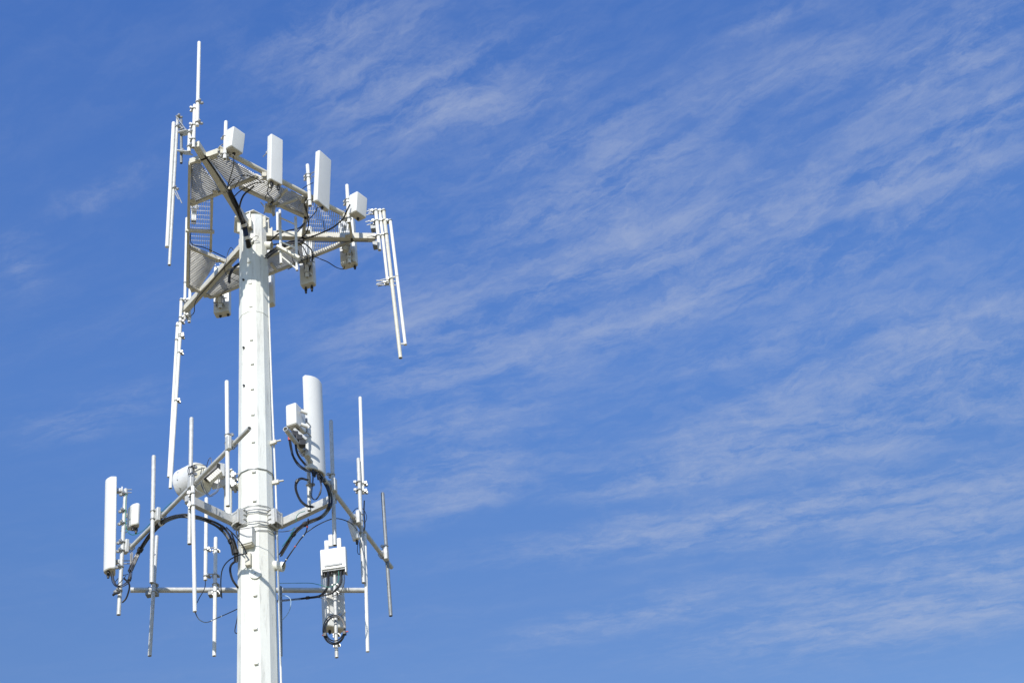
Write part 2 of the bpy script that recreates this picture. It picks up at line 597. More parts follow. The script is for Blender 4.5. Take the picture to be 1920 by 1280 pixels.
def grate(poly, along, px_rows=.042, rod_gap=.125, thick=.006, tall=.056, z0=.03, name='grating'):
    """grating bars clipped to a plan polygon; bearing bars run along `along`"""
    along = Vector((along.x, along.y, 0)).normalized()
    side = Vector((-along.y, along.x, 0))
    cen = sum(poly, Vector())/len(poly)
    def clip(o, d):
        ts = []
        n = len(poly)
        for k in range(n):
            a, b = poly[k], poly[(k+1) % n]
            e = b-a
            den_ = d.x*e.y-d.y*e.x
            if abs(den_) < 1e-9:
                continue
            w = a-o
            t = (w.x*e.y-w.y*e.x)/den_
            u = (w.x*d.y-w.y*d.x)/den_
            if 0 <= u <= 1:
                ts.append(t)
        return (min(ts), max(ts)) if len(ts) > 1 else None
    mb = MB()
    for dr, sd_, gap, th, tl in ((along, side, px_rows, thick, tall), (side, along, rod_gap, .004, .008)):
        ext = [(p-cen).dot(sd_) for p in poly]
        k = math.ceil(min(ext)/gap)
        while k*gap < max(ext):
            c = clip(cen+sd_*(k*gap), dr)
            if c and c[1]-c[0] > .02:
                o = cen+sd_*(k*gap)
                zc = zP+z0+(tall/2 if tl == tall else tall-.004)
                a, b = o+dr*c[0], o+dr*c[1]
                a.z = b.z = zc
                mb.beam(a, b, th, tl)
            k += 1
    return mb.build(name, 'grating', plat, smooth=0)
# outer and inner frame members: bottom edges laid out on the platform's underside
def member(a, b, w=.055, h=.11, name='frame_beam', z0=0, mat='deck'):
    p, q = zp(*a), zp(*b)
    return MB().beam(p+UZ*(h/2+z0), q+UZ*(h/2+z0), w, h).build(name, mat, plat, bevel=.004)
member((355.5,309), (351.3,538), .055, .10)
member((356,308), (409,288.5), .05, .13, 'corner_plate')
member((351.3,538), (397,560), .05, .13, 'corner_plate')
member((660,452), (655,414), .05, .13, 'corner_plate')
member((358,386), (434,355), .06, .09)                      # inner edge of corner A, left and across
member((432,353.5), (483,333.5), .06, .09)
member((449,352.5), (578,411), .07, .11)
member((576,380), (567,455), .06, .10)
member((397.5,374), (395,474), .05, .09)
member((348,430), (402,433), .05, .07, 'cross_bar', -.06)
member((353.5,466), (421,493), .06, .09)
member((426,513), (568,456), .06, .10)
member((397,559), (660,453), .06, .11)
member((508,492), (520,507), .05, .07, 'cross_bar', -.06)
# AB face pipe and two kicker angles
pA, pB = zp(411,284.5,.03), zp(656,414,.03)
fp = MB().openpipe(pA+UZ*.06, pB+UZ*.06, .052).build('face_pipe', 'deck', plat)
for a, b in (((507,386),(538,352)), ((519,385),(557,371)), ((497,394),(506,374))):
    member(a, b, .045, .05, 'kicker', -.055)
for x, y in ((362,378),(404,361),(420,361),(402,295),(392,296),(372,303),(409,489),(430,500),(362,545),(386,555),(577,436),(652,444)):
    gp = MB()
    gp.box(zp(x, y, .01), Vector((.05, 0, 0)), Vector((0, .05, 0)), UZ*.012)
    gp.rod(zp(x, y, -.03), zp(x, y, .005), .02, 8)
    gp.build('corner_gusset', 'deck', plat)
# gratings
alA = zp(412,363)-zp(358,386)
alB = zp(567,455)-zp(576,380)
alC = zp(406,489)-zp(353.5,466)
grate([zp(*p) for p in ((358,311),(372,305),(414,362),(358.5,386))], alA)
grate([zp(*p) for p in ((388,297),(410,289),(482,333),(432,353))], alA)
AB = zp(655,414)-zp(411,284.5)
grate([zp(*p) for p in ((482,331),(577,378),(575,408),(452,353))], AB)
grate([zp(*p) for p in ((578,377),(655,416),(659,440),(570,440))], alB)
grate([zp(*p) for p in ((569,450),(657,450),(567,487))], alB)
grate([zp(*p) for p in ((356,384),(397,373),(395,474),(353,466))], zp(353,466)-zp(357,384), name='walkway_grating')
grate([zp(*p) for p in ((353.5,468),(408,490),(373,546),(351.5,536))], alC)
grate([zp(*p) for p in ((424,497),(480,530),(398,560),(388,554))], alC)
grate([zp(*p) for p in ((430,511),(566,456),(568,492),(470,530))], zp(660,453)-zp(397,559), name='walkway_grating')

# ------------------------------------------------------------------ small hardware
def clamp(mb, c, r, ax=UZ, out=None, span=.09, n=2):
    """u-bolt round a tube: a band, a saddle and two threaded studs"""
    out = out or Vector((0, -1, 0))
    ax = ax.normalized()
    out = (out-ax*out.dot(ax)).normalized()
    sd_ = ax.cross(out)
    mb.ring(c, ax, r*1.12, r*.22, 14, 6)
    mb.box(c+out*(r*1.5), out*(r*.35), sd_*(r*1.7), ax*(r*.7))
    for s_ in (-1, 1):
        mb.rod(c+sd_*(s_*r*1.35)-out*(r*.6), c+sd_*(s_*r*1.35)+out*(r*1.2+span*.6), .011, 6)
        mb.box(c+sd_*(s_*r*1.35)+out*(r*2.1), out*.012, sd_*.02, ax*.02)
    return mb
def pole_on(x0, y0, x1, y1, Y, w, name='pipe', mat='galv', parent=None, Y1=None, dome=True, hollow=True):
    a, b = P(x0, y0, Y), P(x1, y1, Y1 if Y1 else Y)
    r = w/2*mpp((a+b)/2)
    return MB().pipe(a, b, r, dome=dome, hollow=hollow).build(name, mat, parent), a, b, r
def mast(name, label, cat, x0, y0, x1, y1, Y, w, mat='galv', clamps=(), out=None, group=None, Y1=None, hollow=True, part='pipe', span=.09):
    a, b = P(x0, y0, Y), P(x1, y1, Y1 or Y)
    t = thing(name, label, cat, b, group)
    o, a, b, r = pole_on(x0, y0, x1, y1, Y, w, part, mat, t, Y1, hollow=hollow)
    for cy in clamps:
        k = (cy-y0)/(y1-y0)
        c = a+(b-a)*k
        clamp(MB(), c, r, b-a, out, span).build('clamp', 'hard', t)
    return t
# ------------------------------------------------------------------ panels
def panel(name, label, cat, n, e, d, Y, top, front='near', fr=.25, bulge=.15, mat='panel', bottom=True, conns=(), br=None, group=None, nx_top=None, tilt=0):
    """n: nearest bottom corner (photo px) at depth Y; e: bottom corner along the width; d: bottom corner along the depth.
    fr corner rounding, bulge of the front face. front: 'near' = face n-e is the front, 'far' = the opposite one"""
    p0 = P(*n, Y)
    z = p0.z
    u = Z(*e, z)-p0
    v = Z(*d, z)-p0
    u.z = v.z = 0
    w = u.length
    u.normalize()
    v = v-u*v.dot(u)
    dep = v.length
    v.normalize()
    h = P(nx_top or n[0], top, Y).z-z
    root = thing(name, label, cat, p0+u*(w/2)+v*(dep/2), group)
    # plan profile in (s across, t back from the front)
    prof = []
    rc = min(w, dep)*fr
    K = 6
    def arc(cx, cy, a0, a1, rr):
        return [(cx+rr*math.cos(R(a0+(a1-a0)*k/K)), cy+rr*math.sin(R(a0+(a1-a0)*k/K))) for k in range(K+1)]
    prof += arc(-w/2+rc, rc, 180, 270, rc) + arc(w/2-rc, rc, 270, 360, rc)
    r2 = rc*.35
    prof += arc(w/2-r2, dep-r2, 0, 90, r2) + arc(-w/2+r2, dep-r2, 90, 180, r2)
    if bulge:                                          # front pushed out
        prof2 = []
        nb = 10
        fronts = [(-w/2+w*k/nb, -bulge*dep*(1-(2*k/nb-1)**2)+rc*0) for k in range(nb+1)]
        prof2 = [(s_, t_+bulge*dep) for s_, t_ in fronts]
        prof2 = [(s_*(1-.0*t_), t_) for s_, t_ in prof2]
        prof2 += arc(w/2-r2, dep-r2, 0, 90, r2) + arc(-w/2+r2, dep-r2, 90, 180, r2)
        if bulge > .3:
            prof = prof2
    c0 = root.location.copy()
    def to3(s_, t_, zz_):
        q = u*s_ + v*((t_-dep/2) if front == 'near' else (dep/2-t_))
        return Vector((c0.x, c0.y, 0)) + q + UZ*zz_
    mb = MB()
    ni = len(prof)
    bev = min(.035, dep*.2)
    rings = ((z+.004, .965), (z+bev*.5, .992), (z+bev*1.2, 1), (z+h-bev*1.2, 1), (z+h-bev*.6, .985), (z+h-bev*.2, .95), (z+h, .89))
    ids = []
    for zz_, sc in rings:
        ids.append(len(mb.v))
        for s_, t_ in prof:
            mb.v.append(to3(s_*sc, dep/2+(t_-dep/2)*sc, zz_))
    flip = (u.cross(v).z > 0) == (front == 'near')
    for a, b in zip(ids, ids[1:]):
        for k in range(ni):
            j = (k+1) % ni
            q = (a+k, a+j, b+j, b+k)
            mb.f.append(q if flip else q[::-1])
    mb.f.append(tuple(ids[0]+k for k in (reversed(range(ni)) if flip else range(ni))))
    mb.f.append(tuple(ids[-1]+k for k in (range(ni) if flip else reversed(range(ni)))))
    mb.build('radome', mat, root, smooth=40)
    if bottom:
        mb = MB()
        pl = [to3(s_*.9, dep/2+(t_-dep/2)*.9, z+.006) for s_, t_ in prof]
        mb.prism(pl, UZ*-.014)
        mb.build('end_cap', 'cap', root)
    for s_, t_, L in conns:
        q = to3(s_*w/2, t_*dep, z)
        cn = MB().rod(q+UZ*.01, q-UZ*L, .022, 10)
        cn.rod(q-UZ*L*.3, q-UZ*L*.6, .03, 8)
        cn.build('connector', 'dark', root)
    if br:
        # brackets at the back: list of heights 0..1
        for k in br:
            q = to3(0, dep, z+h*k)
            bk = (v if front == 'near' else -v)
            mb = MB()
            mb.box(q+bk*.04, bk*.045, u*.05, UZ*.03)
            mb.box(q+bk*.09, bk*.012, u*.08, UZ*.045)
            mb.rod(q+bk*.05+u*.05, q+bk*.26+u*.05, .01, 6)
            mb.rod(q+bk*.05-u*.05, q+bk*.26-u*.05, .01, 6)
            mb.build('bracket', 'hard', root)
    if tilt:
        fd = -v if front == 'near' else v
        root.rotation_euler = Matrix.Rotation(R(tilt), 3, UZ.cross(fd)).to_euler()
    return root, dict(u=u, v=v, w=w, d=dep, z=z, h=h, c=c0, to3=to3)

def Yz(x, y, z):
    return Z(x, y, z).y
# --- AB face
YA1 = Yz(432,297,zP)-.42
panel('box_antenna', 'short white box antenna at the left end of the near platform edge', 'antenna', (433.4,271), (456.5,287), (422,283), YA1, 237.5, tilt=8, fr=.12, bulge=0, br=(.6,), conns=((.2,.6,.05),))
YA2 = Yz(512,338,zP)-.45
panel('panel_antenna', 'tall plain white panel antenna, second from left on the near platform edge', 'antenna', (507,333.5), (530.5,346.5), (499.5,339.5), YA2, 252, tilt=2.5, fr=.22, bulge=0, br=(.75,.25), conns=((-.5,.6,.1),(.6,.5,.12),(-.25,.75,.09)))
YA3 = Yz(600,385,zP)-.45
panel('panel_antenna', 'widest tall white panel antenna on the near platform edge, beside a bare mast', 'antenna', (594.5,374), (618.5,394.5), (585.5,377), YA3, 284, tilt=5, fr=.28, bulge=0, br=(.72,.2), conns=((.1,.5,.06),))
YA4 = Yz(652,412,zP)-.42
panel('box_antenna', 'short white box antenna at the right end of the near platform edge', 'antenna', (667.3,393), (687.5,407.5), (655,405), YA4, 359, tilt=8, fr=.12, bulge=0, br=(.55,), conns=((.3,.6,.06),))
GM = 'masts along the near platform edge'
vout = Vector((.5, -.8, 0))
mast('mount_pipe', 'slim white mast behind the left short box antenna on the platform', 'mast', 423.7,227, 421.5,298, YA1+.12, 7, 'white', (257,290), -vout, GM)
mast('mount_pipe', 'short white mast hidden behind the second platform panel antenna', 'mast', 507,275, 508,352, YA2+.32, 7, 'white', (283,343), -vout, GM)
mast('mount_pipe', 'white mast with rounded tip left of the widest platform panel', 'mast', 576.5,308, 581.5,386, YA3+.12, 7, 'white', (328,334,377), -vout, GM)
mast('mount_pipe', 'white mast with rounded tip left of the right hand box antenna', 'mast', 650.5,346, 654.5,418, YA4+.15, 7, 'white', (375,381,410), -vout, GM)
# --- BC face, seen from behind
Yb = lambda x, y: Yz(x, y, zP)
GB = 'panel antennas hung on the far platform edge'
b5,_ = panel('panel_antenna', 'white panel antenna at the right end of the far edge, cable looping to its base', 'antenna', (638.5,497), (667,489), (644,506.5), Yb(650,460)+.18, 412, front='far', fr=.2, bulge=0, br=(.3,.8), conns=((.6,.3,.1),), group=GB)
b6,_ = panel('panel_antenna', 'white panel antenna on the far platform edge with two black connectors dangling below', 'antenna', (562.5,535), (587.5,527), (569,544), Yb(575,490)+.15, 430, front='far', fr=.2, bulge=0, br=(.35,.85), conns=((-.45,.4,.16),(.45,.4,.16)), group=GB)
b7,_ = panel('panel_antenna', 'white panel antenna half hidden behind the right side of the pole', 'antenna', (484,572), (513,566), (486,581), Yb(500,522)+.15, 470, front='far', fr=.2, bulge=0, br=(.3,.8), group=GB)
b8,_ = panel('panel_antenna', 'white panel antenna under the far platform edge just left of the pole', 'antenna', (400,587), (429,581.5), (406.5,597), Yb(412,557)+.16, 500, front='far', fr=.18, bulge=0, br=(.3,.85), conns=((.7,.4,.05),(-.3,.4,.05)), group=GB)
for (x0,y0,x1,y1,lab,Yq) in ((652,420,655,494,'mast stub behind the platform at the right hand far panel',Yb(650,460)+.02),(572,440,576,520,'mast stub at the far panel with dangling connectors',Yb(575,490)-.0),(411,500,413,578,'mast stub at the far panel left of the pole',Yb(412,557)+.0)):
    mast('mount_pipe', 'short white '+lab, 'mast', x0,y0,x1,y1, Yq, 7, 'white', (y1-22,y1-8), Vector((0,1,0)), 'masts along the far platform edge')
# --- CA face: a panel antenna seen through the walkway
panel('panel_antenna', 'narrow white panel antenna seen through the left walkway mesh', 'antenna', (358.5,411.5), (368.5,412.5), (360,417), Yb(356,420)+.3, 352, front='far', fr=.25, bulge=0, conns=((-.3,.4,.06),(.4,.4,.06)), br=(.3,))

# ------------------------------------------------------------------ ladder under the platform
YLd = Yz(540, 398, zP)
lad = thing('service_ladder', 'short white ladder hanging below the near platform edge right of the pole', 'ladder', P(527,494,YLd))
pole_on(524.6,393, 527,494, YLd, 5.2, 'rail', 'white', lad)
pole_on(554,406, 557,507, YLd, 5.2, 'rail', 'white', lad)
for x0,y0,x1,y1 in ((525,408,554,421),(525.5,431,555,443),(526,453,556,466),(527,480,557,505)):
    MB().rod(P(x0,y0,YLd), P(x1,y1,YLd), .017).build('rung', 'white', lad)
MB().beam(P(520,462,YLd-.08), P(562,485,YLd-.08), .09, .055).build('cross_channel', 'deck', lad, bevel=.005)
mast('mount_pipe', 'short white post beside the top of the service ladder', 'mast', 520,398, 520.5,434, YLd+.25, 5, 'white')

# ------------------------------------------------------------------ corner A antennas (nearest corner)
YT = TA.y
mast('whip_antenna', 'tallest white whip antenna standing above the near left platform corner', 'antenna', 373.5,78.5, 370,236, YT-.1, 6.8, 'white', (194,231), Vector((1,-.3,0)), part='rod', hollow=False)
mast('mount_pipe', 'short white pipe clamped to the foot of the tallest whip', 'mast', 365,196, 362.7,277, YT-.08, 6.6, 'white', (205,236,262), Vector((-1,-.2,0)), 'short pipes at the platform corner below the tallest whip')
mast('mount_pipe', 'shortest pipe stub left of the tallest whip foot', 'mast', 356,243, 354.3,285, YT-.05, 7, 'white', (250,276), Vector((1,-.4,0)), 'short pipes at the platform corner below the tallest whip')
GL = 'hanging tubes left of the near platform corner'
mast('whip_antenna', 'long white tube hanging upside down, leftmost at the near platform corner', 'antenna', 325.6,229, 313.2,463, YT+.05, 7.2, 'white', (), None, GL, part='rod', hollow=False)
mast('mount_pipe', 'long slender pipe hanging beside the leftmost white tube, reaching lower', 'mast', 333.3,217, 317.6,497, YT+.08, 5.8, 'galv', (220,240,360), Vector((1,-.4,0)), GL)
mast('mount_pipe', 'short dark grey pipe beside the hanging tubes at the near platform corner', 'mast', 339.8,224, 339.8,306, YT+.1, 5.2, 'galv_dark', (245,285), Vector((1,-.4,0)), GL)
bk = thing('standoff_bracket', 'grey plate bracket holding the hanging tubes out from the near corner', 'bracket', P(345,270,YT+.02))
for x0,y0,x1,y1 in ((338,251,356,247),(337,285,356,287)):
    MB().beam(P(x0,y0,YT+.1), P(x1,y1,YT-.05), .16, .02).build('plate', 'galv', bk, bevel=.003)
mb = MB()
for x0,y0,x1,y1 in ((329,355,341,381),(326,358,335,374),(331,219,349,244),(352,246,369,236),(350,275,368,268)):
    mb.rod(P(x0,y0,YT+.03), P(x1,y1,YT+.03), .011, 6)
mb.build('threaded_stud', 'hard', bk)
# ------------------------------------------------------------------ corner B antennas (right)
YB = TB.y
GR = 'tubes hanging from the right platform corner'
mast('mount_pipe', 'short pipe with an open end, leftmost at the right platform corner', 'mast', 704.4,391.5, 711.8,469, YB-.1, 7, 'white', (396,415,443), Vector((-1,.1,0)), GR, span=.3)
mast('mount_pipe', 'mid length pipe between the short and long ones at the right corner', 'mast', 711.8,391.5, 727.2,532, YB-.06, 5.6, 'white', (396,415,443,530), Vector((-1,.1,0)), GR, span=.3)
mast('mount_pipe', 'longest cream pipe hanging from the right platform corner', 'mast', 718.9,391.5, 751,671, YB-.05, 7, 'deck', (396,415,443,529), Vector((-1,.1,0)), GR, span=.3)
wr = mast('whip_antenna', 'outermost slim white whip hanging down at the right corner', 'antenna', 731.7,413.5, 760,646, YB-.03, 6.2, 'white', (414,), Vector((-1,.1,0)), GR, part='rod', hollow=False, span=.12)
mb = MB()
for x0,y0,x1,y1 in ((737,519.5,744,519),(752,644.5,760,644.5),(724,412,732,414),(743.5,519,746.5,518.5)):
    mb.rod(P(x0,y0,YB-.04), P(x1,y1,YB-.04), .016)
mb.ring(P(743.6,519,YB-.03), UZ, .036, .008)
mb.build('standoff', 'white', wr)
bk = thing('standoff_bracket', 'dark plate bracket joining the right corner tubes to the arm end', 'bracket', P(702,450,YB))
for x, y in ((701,428),(705,460)):
    MB().box(P(x,y,YB), Vector((.06,0,0)), Vector((0,.07,0)), UZ*.06).build('plate', 'galv_dark', bk, bevel=.004)
mb = MB()
for y in (393,400,414,421):
    mb.rod(P(690.5,y,YB-.03), P(706,y+.5,YB-.03), .011, 6)
for y in (526,533.5):
    mb.rod(P(705.5,y,YB-.03), P(742,y+1.5,YB-.03), .012, 6)
mb.build('threaded_stud', 'hard', bk)
# ------------------------------------------------------------------ corner C antennas (far left)
YC = TC.y
GC = 'tubes at the far left platform corner'
mast('whip_antenna', 'slim white upright tube along the left edge of the platform', 'antenna', 350.2,408, 345.8,600, YC-.05, 5.4, 'white', (533,565,592), Vector((1,.2,0)), GC, part='rod')
mast('mount_pipe', 'short pipe with dark open end right of the arm tip at the far left corner', 'mast', 356.5,541, 354.8,604, YC+.05, 6, 'white', (594,), Vector((-1,.2,0)), GC)
mast('mount_pipe', 'short pipe joining the arm tip to the long drooping tubes', 'mast', 340,559, 337,633, YC-.15, 6, 'white', (563,596,604,628), Vector((1,.2,0)), GC)
mast('whip_antenna', 'long white tube drooping from the far left corner, left one of its pair', 'antenna', 333.2,604, 316.6,894, YC-.12, 6.2, 'white', (612,640), Vector((1,.1,0)), GC, part='rod', hollow=False)
mast('mount_pipe', 'long white pipe drooping from the far left corner, reaching lowest', 'mast', 338,627, 319.6,915, YC-.16, 6.4, 'white', (632,664,757), Vector((1,.1,0)), GC)

# ------------------------------------------------------------------ lower sector frame
fr_ = thing('sector_frame', 'lower three sided pipe frame bolted round the pole', 'frame', Vector((AX, AY, zL)))
LF, LN = Z(243.5,1028,zL), Z(468,802.5,zL)
RN, RF = Z(535,803.6,zL), Z(734,1063,zL)
zf = zL-.05
FL, FR2 = Z(244.5,1105.5,zL), Z(683,1106,zL)
for a, b, w in ((LF, LN, 8.6), (RN, RF, 8.8), (FL, FR2, 10)):
    MB().openpipe(a, b, w/2*mpp((a+b)/2)).build('sector_pipe', 'galv', fr_)
def arm(x0,y0,x1,y1, h=.15, w=.10):
    a, b = Z(x0,y0,zL), Z(x1,y1,zL)
    return MB().beam(a, b, w, h).build('arm', 'galv', fr_, bevel=.006)
a1 = arm(350,935, 446,981)
a2 = arm(628,934, 524,983)
midF = (FL+FR2)/2
MB().beam(Vector((AX,AY,zL)), midF, .1, .15).build('arm', 'galv', fr_, bevel=.006)
def collar(a):
    n_ = pole_n(a)
    t_ = n_.cross(UZ)
    mb = MB()
    r0 = pr(zL)
    for s_ in (-1, 1):
        mb.box(pole_pt(zL, a+s_*15, .07), n_*.065, t_*.009, UZ*.15)
    for s_ in (-1, 1):
        mb.box(pole_pt(zL, a, .145)+t_*(s_*.085), n_*.009, t_*.02, UZ*.13)
        mb.box(pole_pt(zL, a, .145)+UZ*(s_*.1), n_*.008, t_*.065, UZ*.018)
    mb.box(pole_pt(zL, a, .12), n_*.03, t_*.05, UZ*.07)
    for dz in (-.14, -.04, .05, .14):
        mb.box(pole_pt(zL+dz, a, .02), n_*.035, t_*.13, UZ*.007)
    return mb.build('collar', 'galv', fr_)
for a in (-52, 58, 180):
    collar(a)
mb = MB()
for dz in (-.12, .12):
    rr = pr(zL)+.03
    mb.ring(Vector((AX, AY, zL+dz)), UZ, rr, .011, 36, 6)
mb.build('clamp_rod', 'hard', fr_)
def lerp(a, b, t):
    return a+(b-a)*t
def onpipe(a, b, x):
    """point of the pipe a-b whose photo column is x"""
    lo, hi = 0., 1.
    f = lambda t: 960+F*((lerp(a,b,t)-CAMP).dot(RT))/((lerp(a,b,t)-CAMP).dot(FW))
    up_ = f(1) > f(0)
    for _ in range(40):
        mdt = (lo+hi)/2
        if (f(mdt) < x) == up_:
            lo = mdt
        else:
            hi = mdt
    return lerp(a, b, (lo+hi)/2)
pL = lambda x: onpipe(LF, LN, x)
pR = lambda x: onpipe(RN, RF, x)
pF = lambda x: onpipe(FL, FR2, x)
def crossover(c, along, out, mat='galv'):
    """block with u-bolts that ties an upright to the sector pipe"""
    along = along.normalized()
    out = out.normalized()
    t = thing('crossover_clamp', 'x', 'clamp', c)
    MB().box(c+out*.085, out*.035, along*.055, UZ*.13).build('clamp_block', mat, t, bevel=.014)
    mb = MB()
    for s_ in (-1, 1):
        mb.ring(c+along*(s_*.04), along, .056, .01, 16, 6)
        mb.rod(c+along*(s_*.04)+UZ*.055, c+along*(s_*.04)+UZ*.055+out*.1, .01, 6)
        mb.rod(c+along*(s_*.04)-UZ*.055, c+along*(s_*.04)-UZ*.055+out*.1, .01, 6)
    mb.build('u_bolt', 'hard', t)
    return t
dL = (LN-LF).normalized()
oL = Vector((-dL.y, dL.x, 0))
if oL.x > 0:
    oL = -oL
dR = (RF-RN).normalized()
oR = Vector((dR.y, -dR.x, 0))
if oR.x < 0:
    oR = -oR
GX = 'clamps tying the uprights to the sector pipes'
def xl(pt, al, ou, lab):
    t = crossover(pt, al, ou)
    t['label'] = lab
    t['group'] = GX
xl(pL(304), dL, oL, 'grey block clamp behind the left upright near the green wire')
xl(pL(245), dL, oL, 'grey block clamp at the far left end of the left sector pipe')
xl(pL(366), dL, oL, 'grey block clamp on the left sector pipe in front of the drum dish')
xl(pL(437), dL, oL, 'grey block clamp near the open end of the left sector pipe')
xl(pR(568), dR, oR, 'grey block clamp beside the large rounded panel on the right sector pipe')
xl(pR(618), dR, oR, 'grey block clamp below the bottom of the large rounded panel')
xl(pR(664), dR, oR, 'grey block clamp beside the tilted small box on the right sector pipe')
xl(pR(716), dR, oR, 'grey block clamp nearest the far end of the right sector pipe')
# uprights on the left sector
GU = 'bare upright pipes on the left sector pipe'
YM = lambda p: p.y
OUT = .17
y1_ = (pL(300)+oL*OUT).y
mast('upright_pipe', 'tall grey upright pipe left of the arching black cables', 'mast', 288.3,853, 284.3,1092, y1_, 8, 'galv', (962,977), oL*-1, GU)
y2_ = (pL(358)+oL*OUT).y
mast('upright_pipe', 'grey upright pipe in front of the white drum dish', 'mast', 359,782, 355.3,1019.5, y2_, 8, 'galv', (880,893,907), oL*-1, GU)
y3_ = (pL(430)+oL*OUT).y
mast('upright_pipe', 'tall pale upright pipe crossing just left of the pole', 'mast', 425.2,713, 427.3,948.5, y3_, 8, 'white', (819,834), oL*-1, GU)
y4_ = (pL(243.5)+oL*OUT).y
mast('upright_pipe', 'leftmost grey upright pipe, holding the long left panel antenna', 'mast', 235.8,915, 222.4,1152, y4_, 7.6, 'galv', (927,960,984,1020,1036,1066,1110), oL, GU)
mast('whip_antenna', 'long white whip hanging from the upright in front of the dish, cable at its tip', 'antenna', 361.5,910, 365.3,1146, y2_-.09, 7.4, 'white', (926,950), Vector((-1,0,0)), None, part='rod', hollow=False)
# on the far pipe
GF = 'upright pipes on the far sector pipe'
yf = FL.y-.14
mast('upright_pipe', 'leaning galvanised upright on the left half of the far sector pipe', 'mast', 294,1003, 280.6,1229, yf, 7.2, 'galv', (1097,1112), Vector((0,1,0)), GF)
mast('upright_pipe', 'upright pipe on the far sector pipe with a slim whip clamped beside it', 'mast', 404.5,1006, 401.7,1229, yf, 7.2, 'white', (1032,1080,1097,1112), Vector((0,1,0)), GF)
mast('whip_antenna', 'slim white whip clamped with two rungs left of the pole', 'antenna', 387,932, 385.2,1087, yf+.02, 7, 'white', (1032,1080), Vector((1,0,0)), None, part='rod', hollow=False, span=.25)
mast('upright_pipe', 'dark upright pipe peeking out behind the right edge of the pole', 'mast', 525.8,1098, 526.4,1229, FL.y+.14, 6.5, 'galv_dark', (), None, GF)
for x, lab in ((287, 'dark clamp block under the leaning far upright'), (403.5, 'dark clamp block on the far pipe under the upright with a whip')):
    c = pF(x)
    t = thing('crossover_clamp', lab, 'clamp', c, GX)
    MB().box(c-UZ*.1+Vector((0,-.04,0)), Vector((.11,0,0)), Vector((0,.07,0)), UZ*.04).build('clamp_block', 'galv_dark', t, bevel=.01)
    mb = MB()
    for s_ in (-.07, .07):
        mb.ring(c+Vector((s_,0,0)), Vector((1,0,0)), .062, .011, 16, 6)
    mb.build('u_bolt', 'galv_dark', t)
# left panels
panel('panel_antenna', 'long white panel antenna at the far left of the lower array', 'antenna', (217,1063.5), (216.5,1080), (194,1067), y4_+.05, 893.5, tilt=2, front='far', fr=.3, bulge=.5, br=(.1,.88), conns=((.2,.4,.1),(-.3,.4,.05)), nx_top=217)
panel('panel_antenna', 'small white panel antenna tucked right of the leftmost upright', 'antenna', (251,978.5), (266.5,983), (242.5,993), y4_+.03, 940, fr=.35, bulge=.4, br=(.25,.8), conns=((.5,.5,.12),(-.3,.5,.08)))
# dish
YD = AY-.15
dn = Vector((-.86, .48, -.0)).normalized()
dc = P(363, 902, YD)
dish = thing('drum_dish', 'weathered white drum shaped microwave dish left of the pole', 'dish antenna', dc)
def lathe(prof, c, ax, n=40):
    u = ax.orthogonal().normalized()
    w = ax.cross(u)
    mb = MB()
    mb.loft([(c+ax*t, u, w, r) for t, r in prof], n)
    return mb
dr = .30
lathe(((-.16, dr*.9), (-.15, dr*1.0), (.16, dr*1.0), (.185, dr*1.015), (.215, dr*1.0), (.235, dr*.93), (.26, dr*.6), (.27, dr*.1)), dc, dn).build('shroud', 'dish', dish, smooth=30)
lathe(((-.42, .06), (-.40, .09), (-.33, .1), (-.29, dr*.55), (-.22, dr*.85), (-.162, dr*.93)), dc, dn).build('dish_back', 'canvas', dish, smooth=30)
mb = MB()
for k in range(12):
    a = 2*math.pi*k/12
    u = dn.orthogonal().normalized()
    w = dn.cross(u)
    mb.rod(dc+(u*math.cos(a)+w*math.sin(a))*(dr*1.0)+dn*.1, dc+(u*math.cos(a)+w*math.sin(a))*(dr*1.03)+dn*.1, .012, 6)
mb.build('rivet', 'hard', dish)
ru = thing('radio_unit', 'dark grey finned radio unit behind the drum dish', 'radio', P(404,893,YD-.1))
MB().box(P(402,887,YD-.15), (P(416,876,YD-.15)-P(390,898,YD-.15))*.5, Vector((.05,.1,0)), UZ*.06).build('housing', 'dark', ru, bevel=.01)
mb = MB()
for k in range(7):
    q = lerp(P(393,901,YD-.24), P(412,884,YD-.24), k/6)
    mb.box(q, Vector((.014,.0,.01)), Vector((0,.05,0)), Vector((-.03,0,.04)))
mb.build('fin', 'cap', ru)
MB().box(P(414,883,YD-.1), Vector((.05,.03,0)), Vector((-.03,.06,0)), UZ*.13).build('side_cover', 'galv', ru, bevel=.008)
dm = thing('dish_mount', 'white bracket arm fixing the drum dish pipe to the pole', 'bracket', P(425,905,AY-.0))
MB().pipe(P(428,884,AY-.02), P(427.5,966,AY-.02), .07).build('pipe', 'white', dm)
MB().box(P(419,903,AY-.06), Vector((.2,0,.02)), Vector((0,.02,0)), UZ*.1).build('plate', 'white', dm, bevel=.004)
MB().box(P(424,888,AY-.02), Vector((.13,0,.02)), Vector((0,.1,0)), UZ*.012).build('plate', 'deck', dm)
MB().beam(P(427,906,AY-.03), P(450,912,AY-.03), .1, .07).build('arm', 'deck', dm, bevel=.004)
mb = MB()
clamp(mb, P(428,896,AY-.02), .07, UZ, Vector((1,0,0)), .2)
clamp(mb, P(428,914,AY-.02), .07, UZ, Vector((1,0,0)), .2)
mb.build('clamp', 'hard', dm)
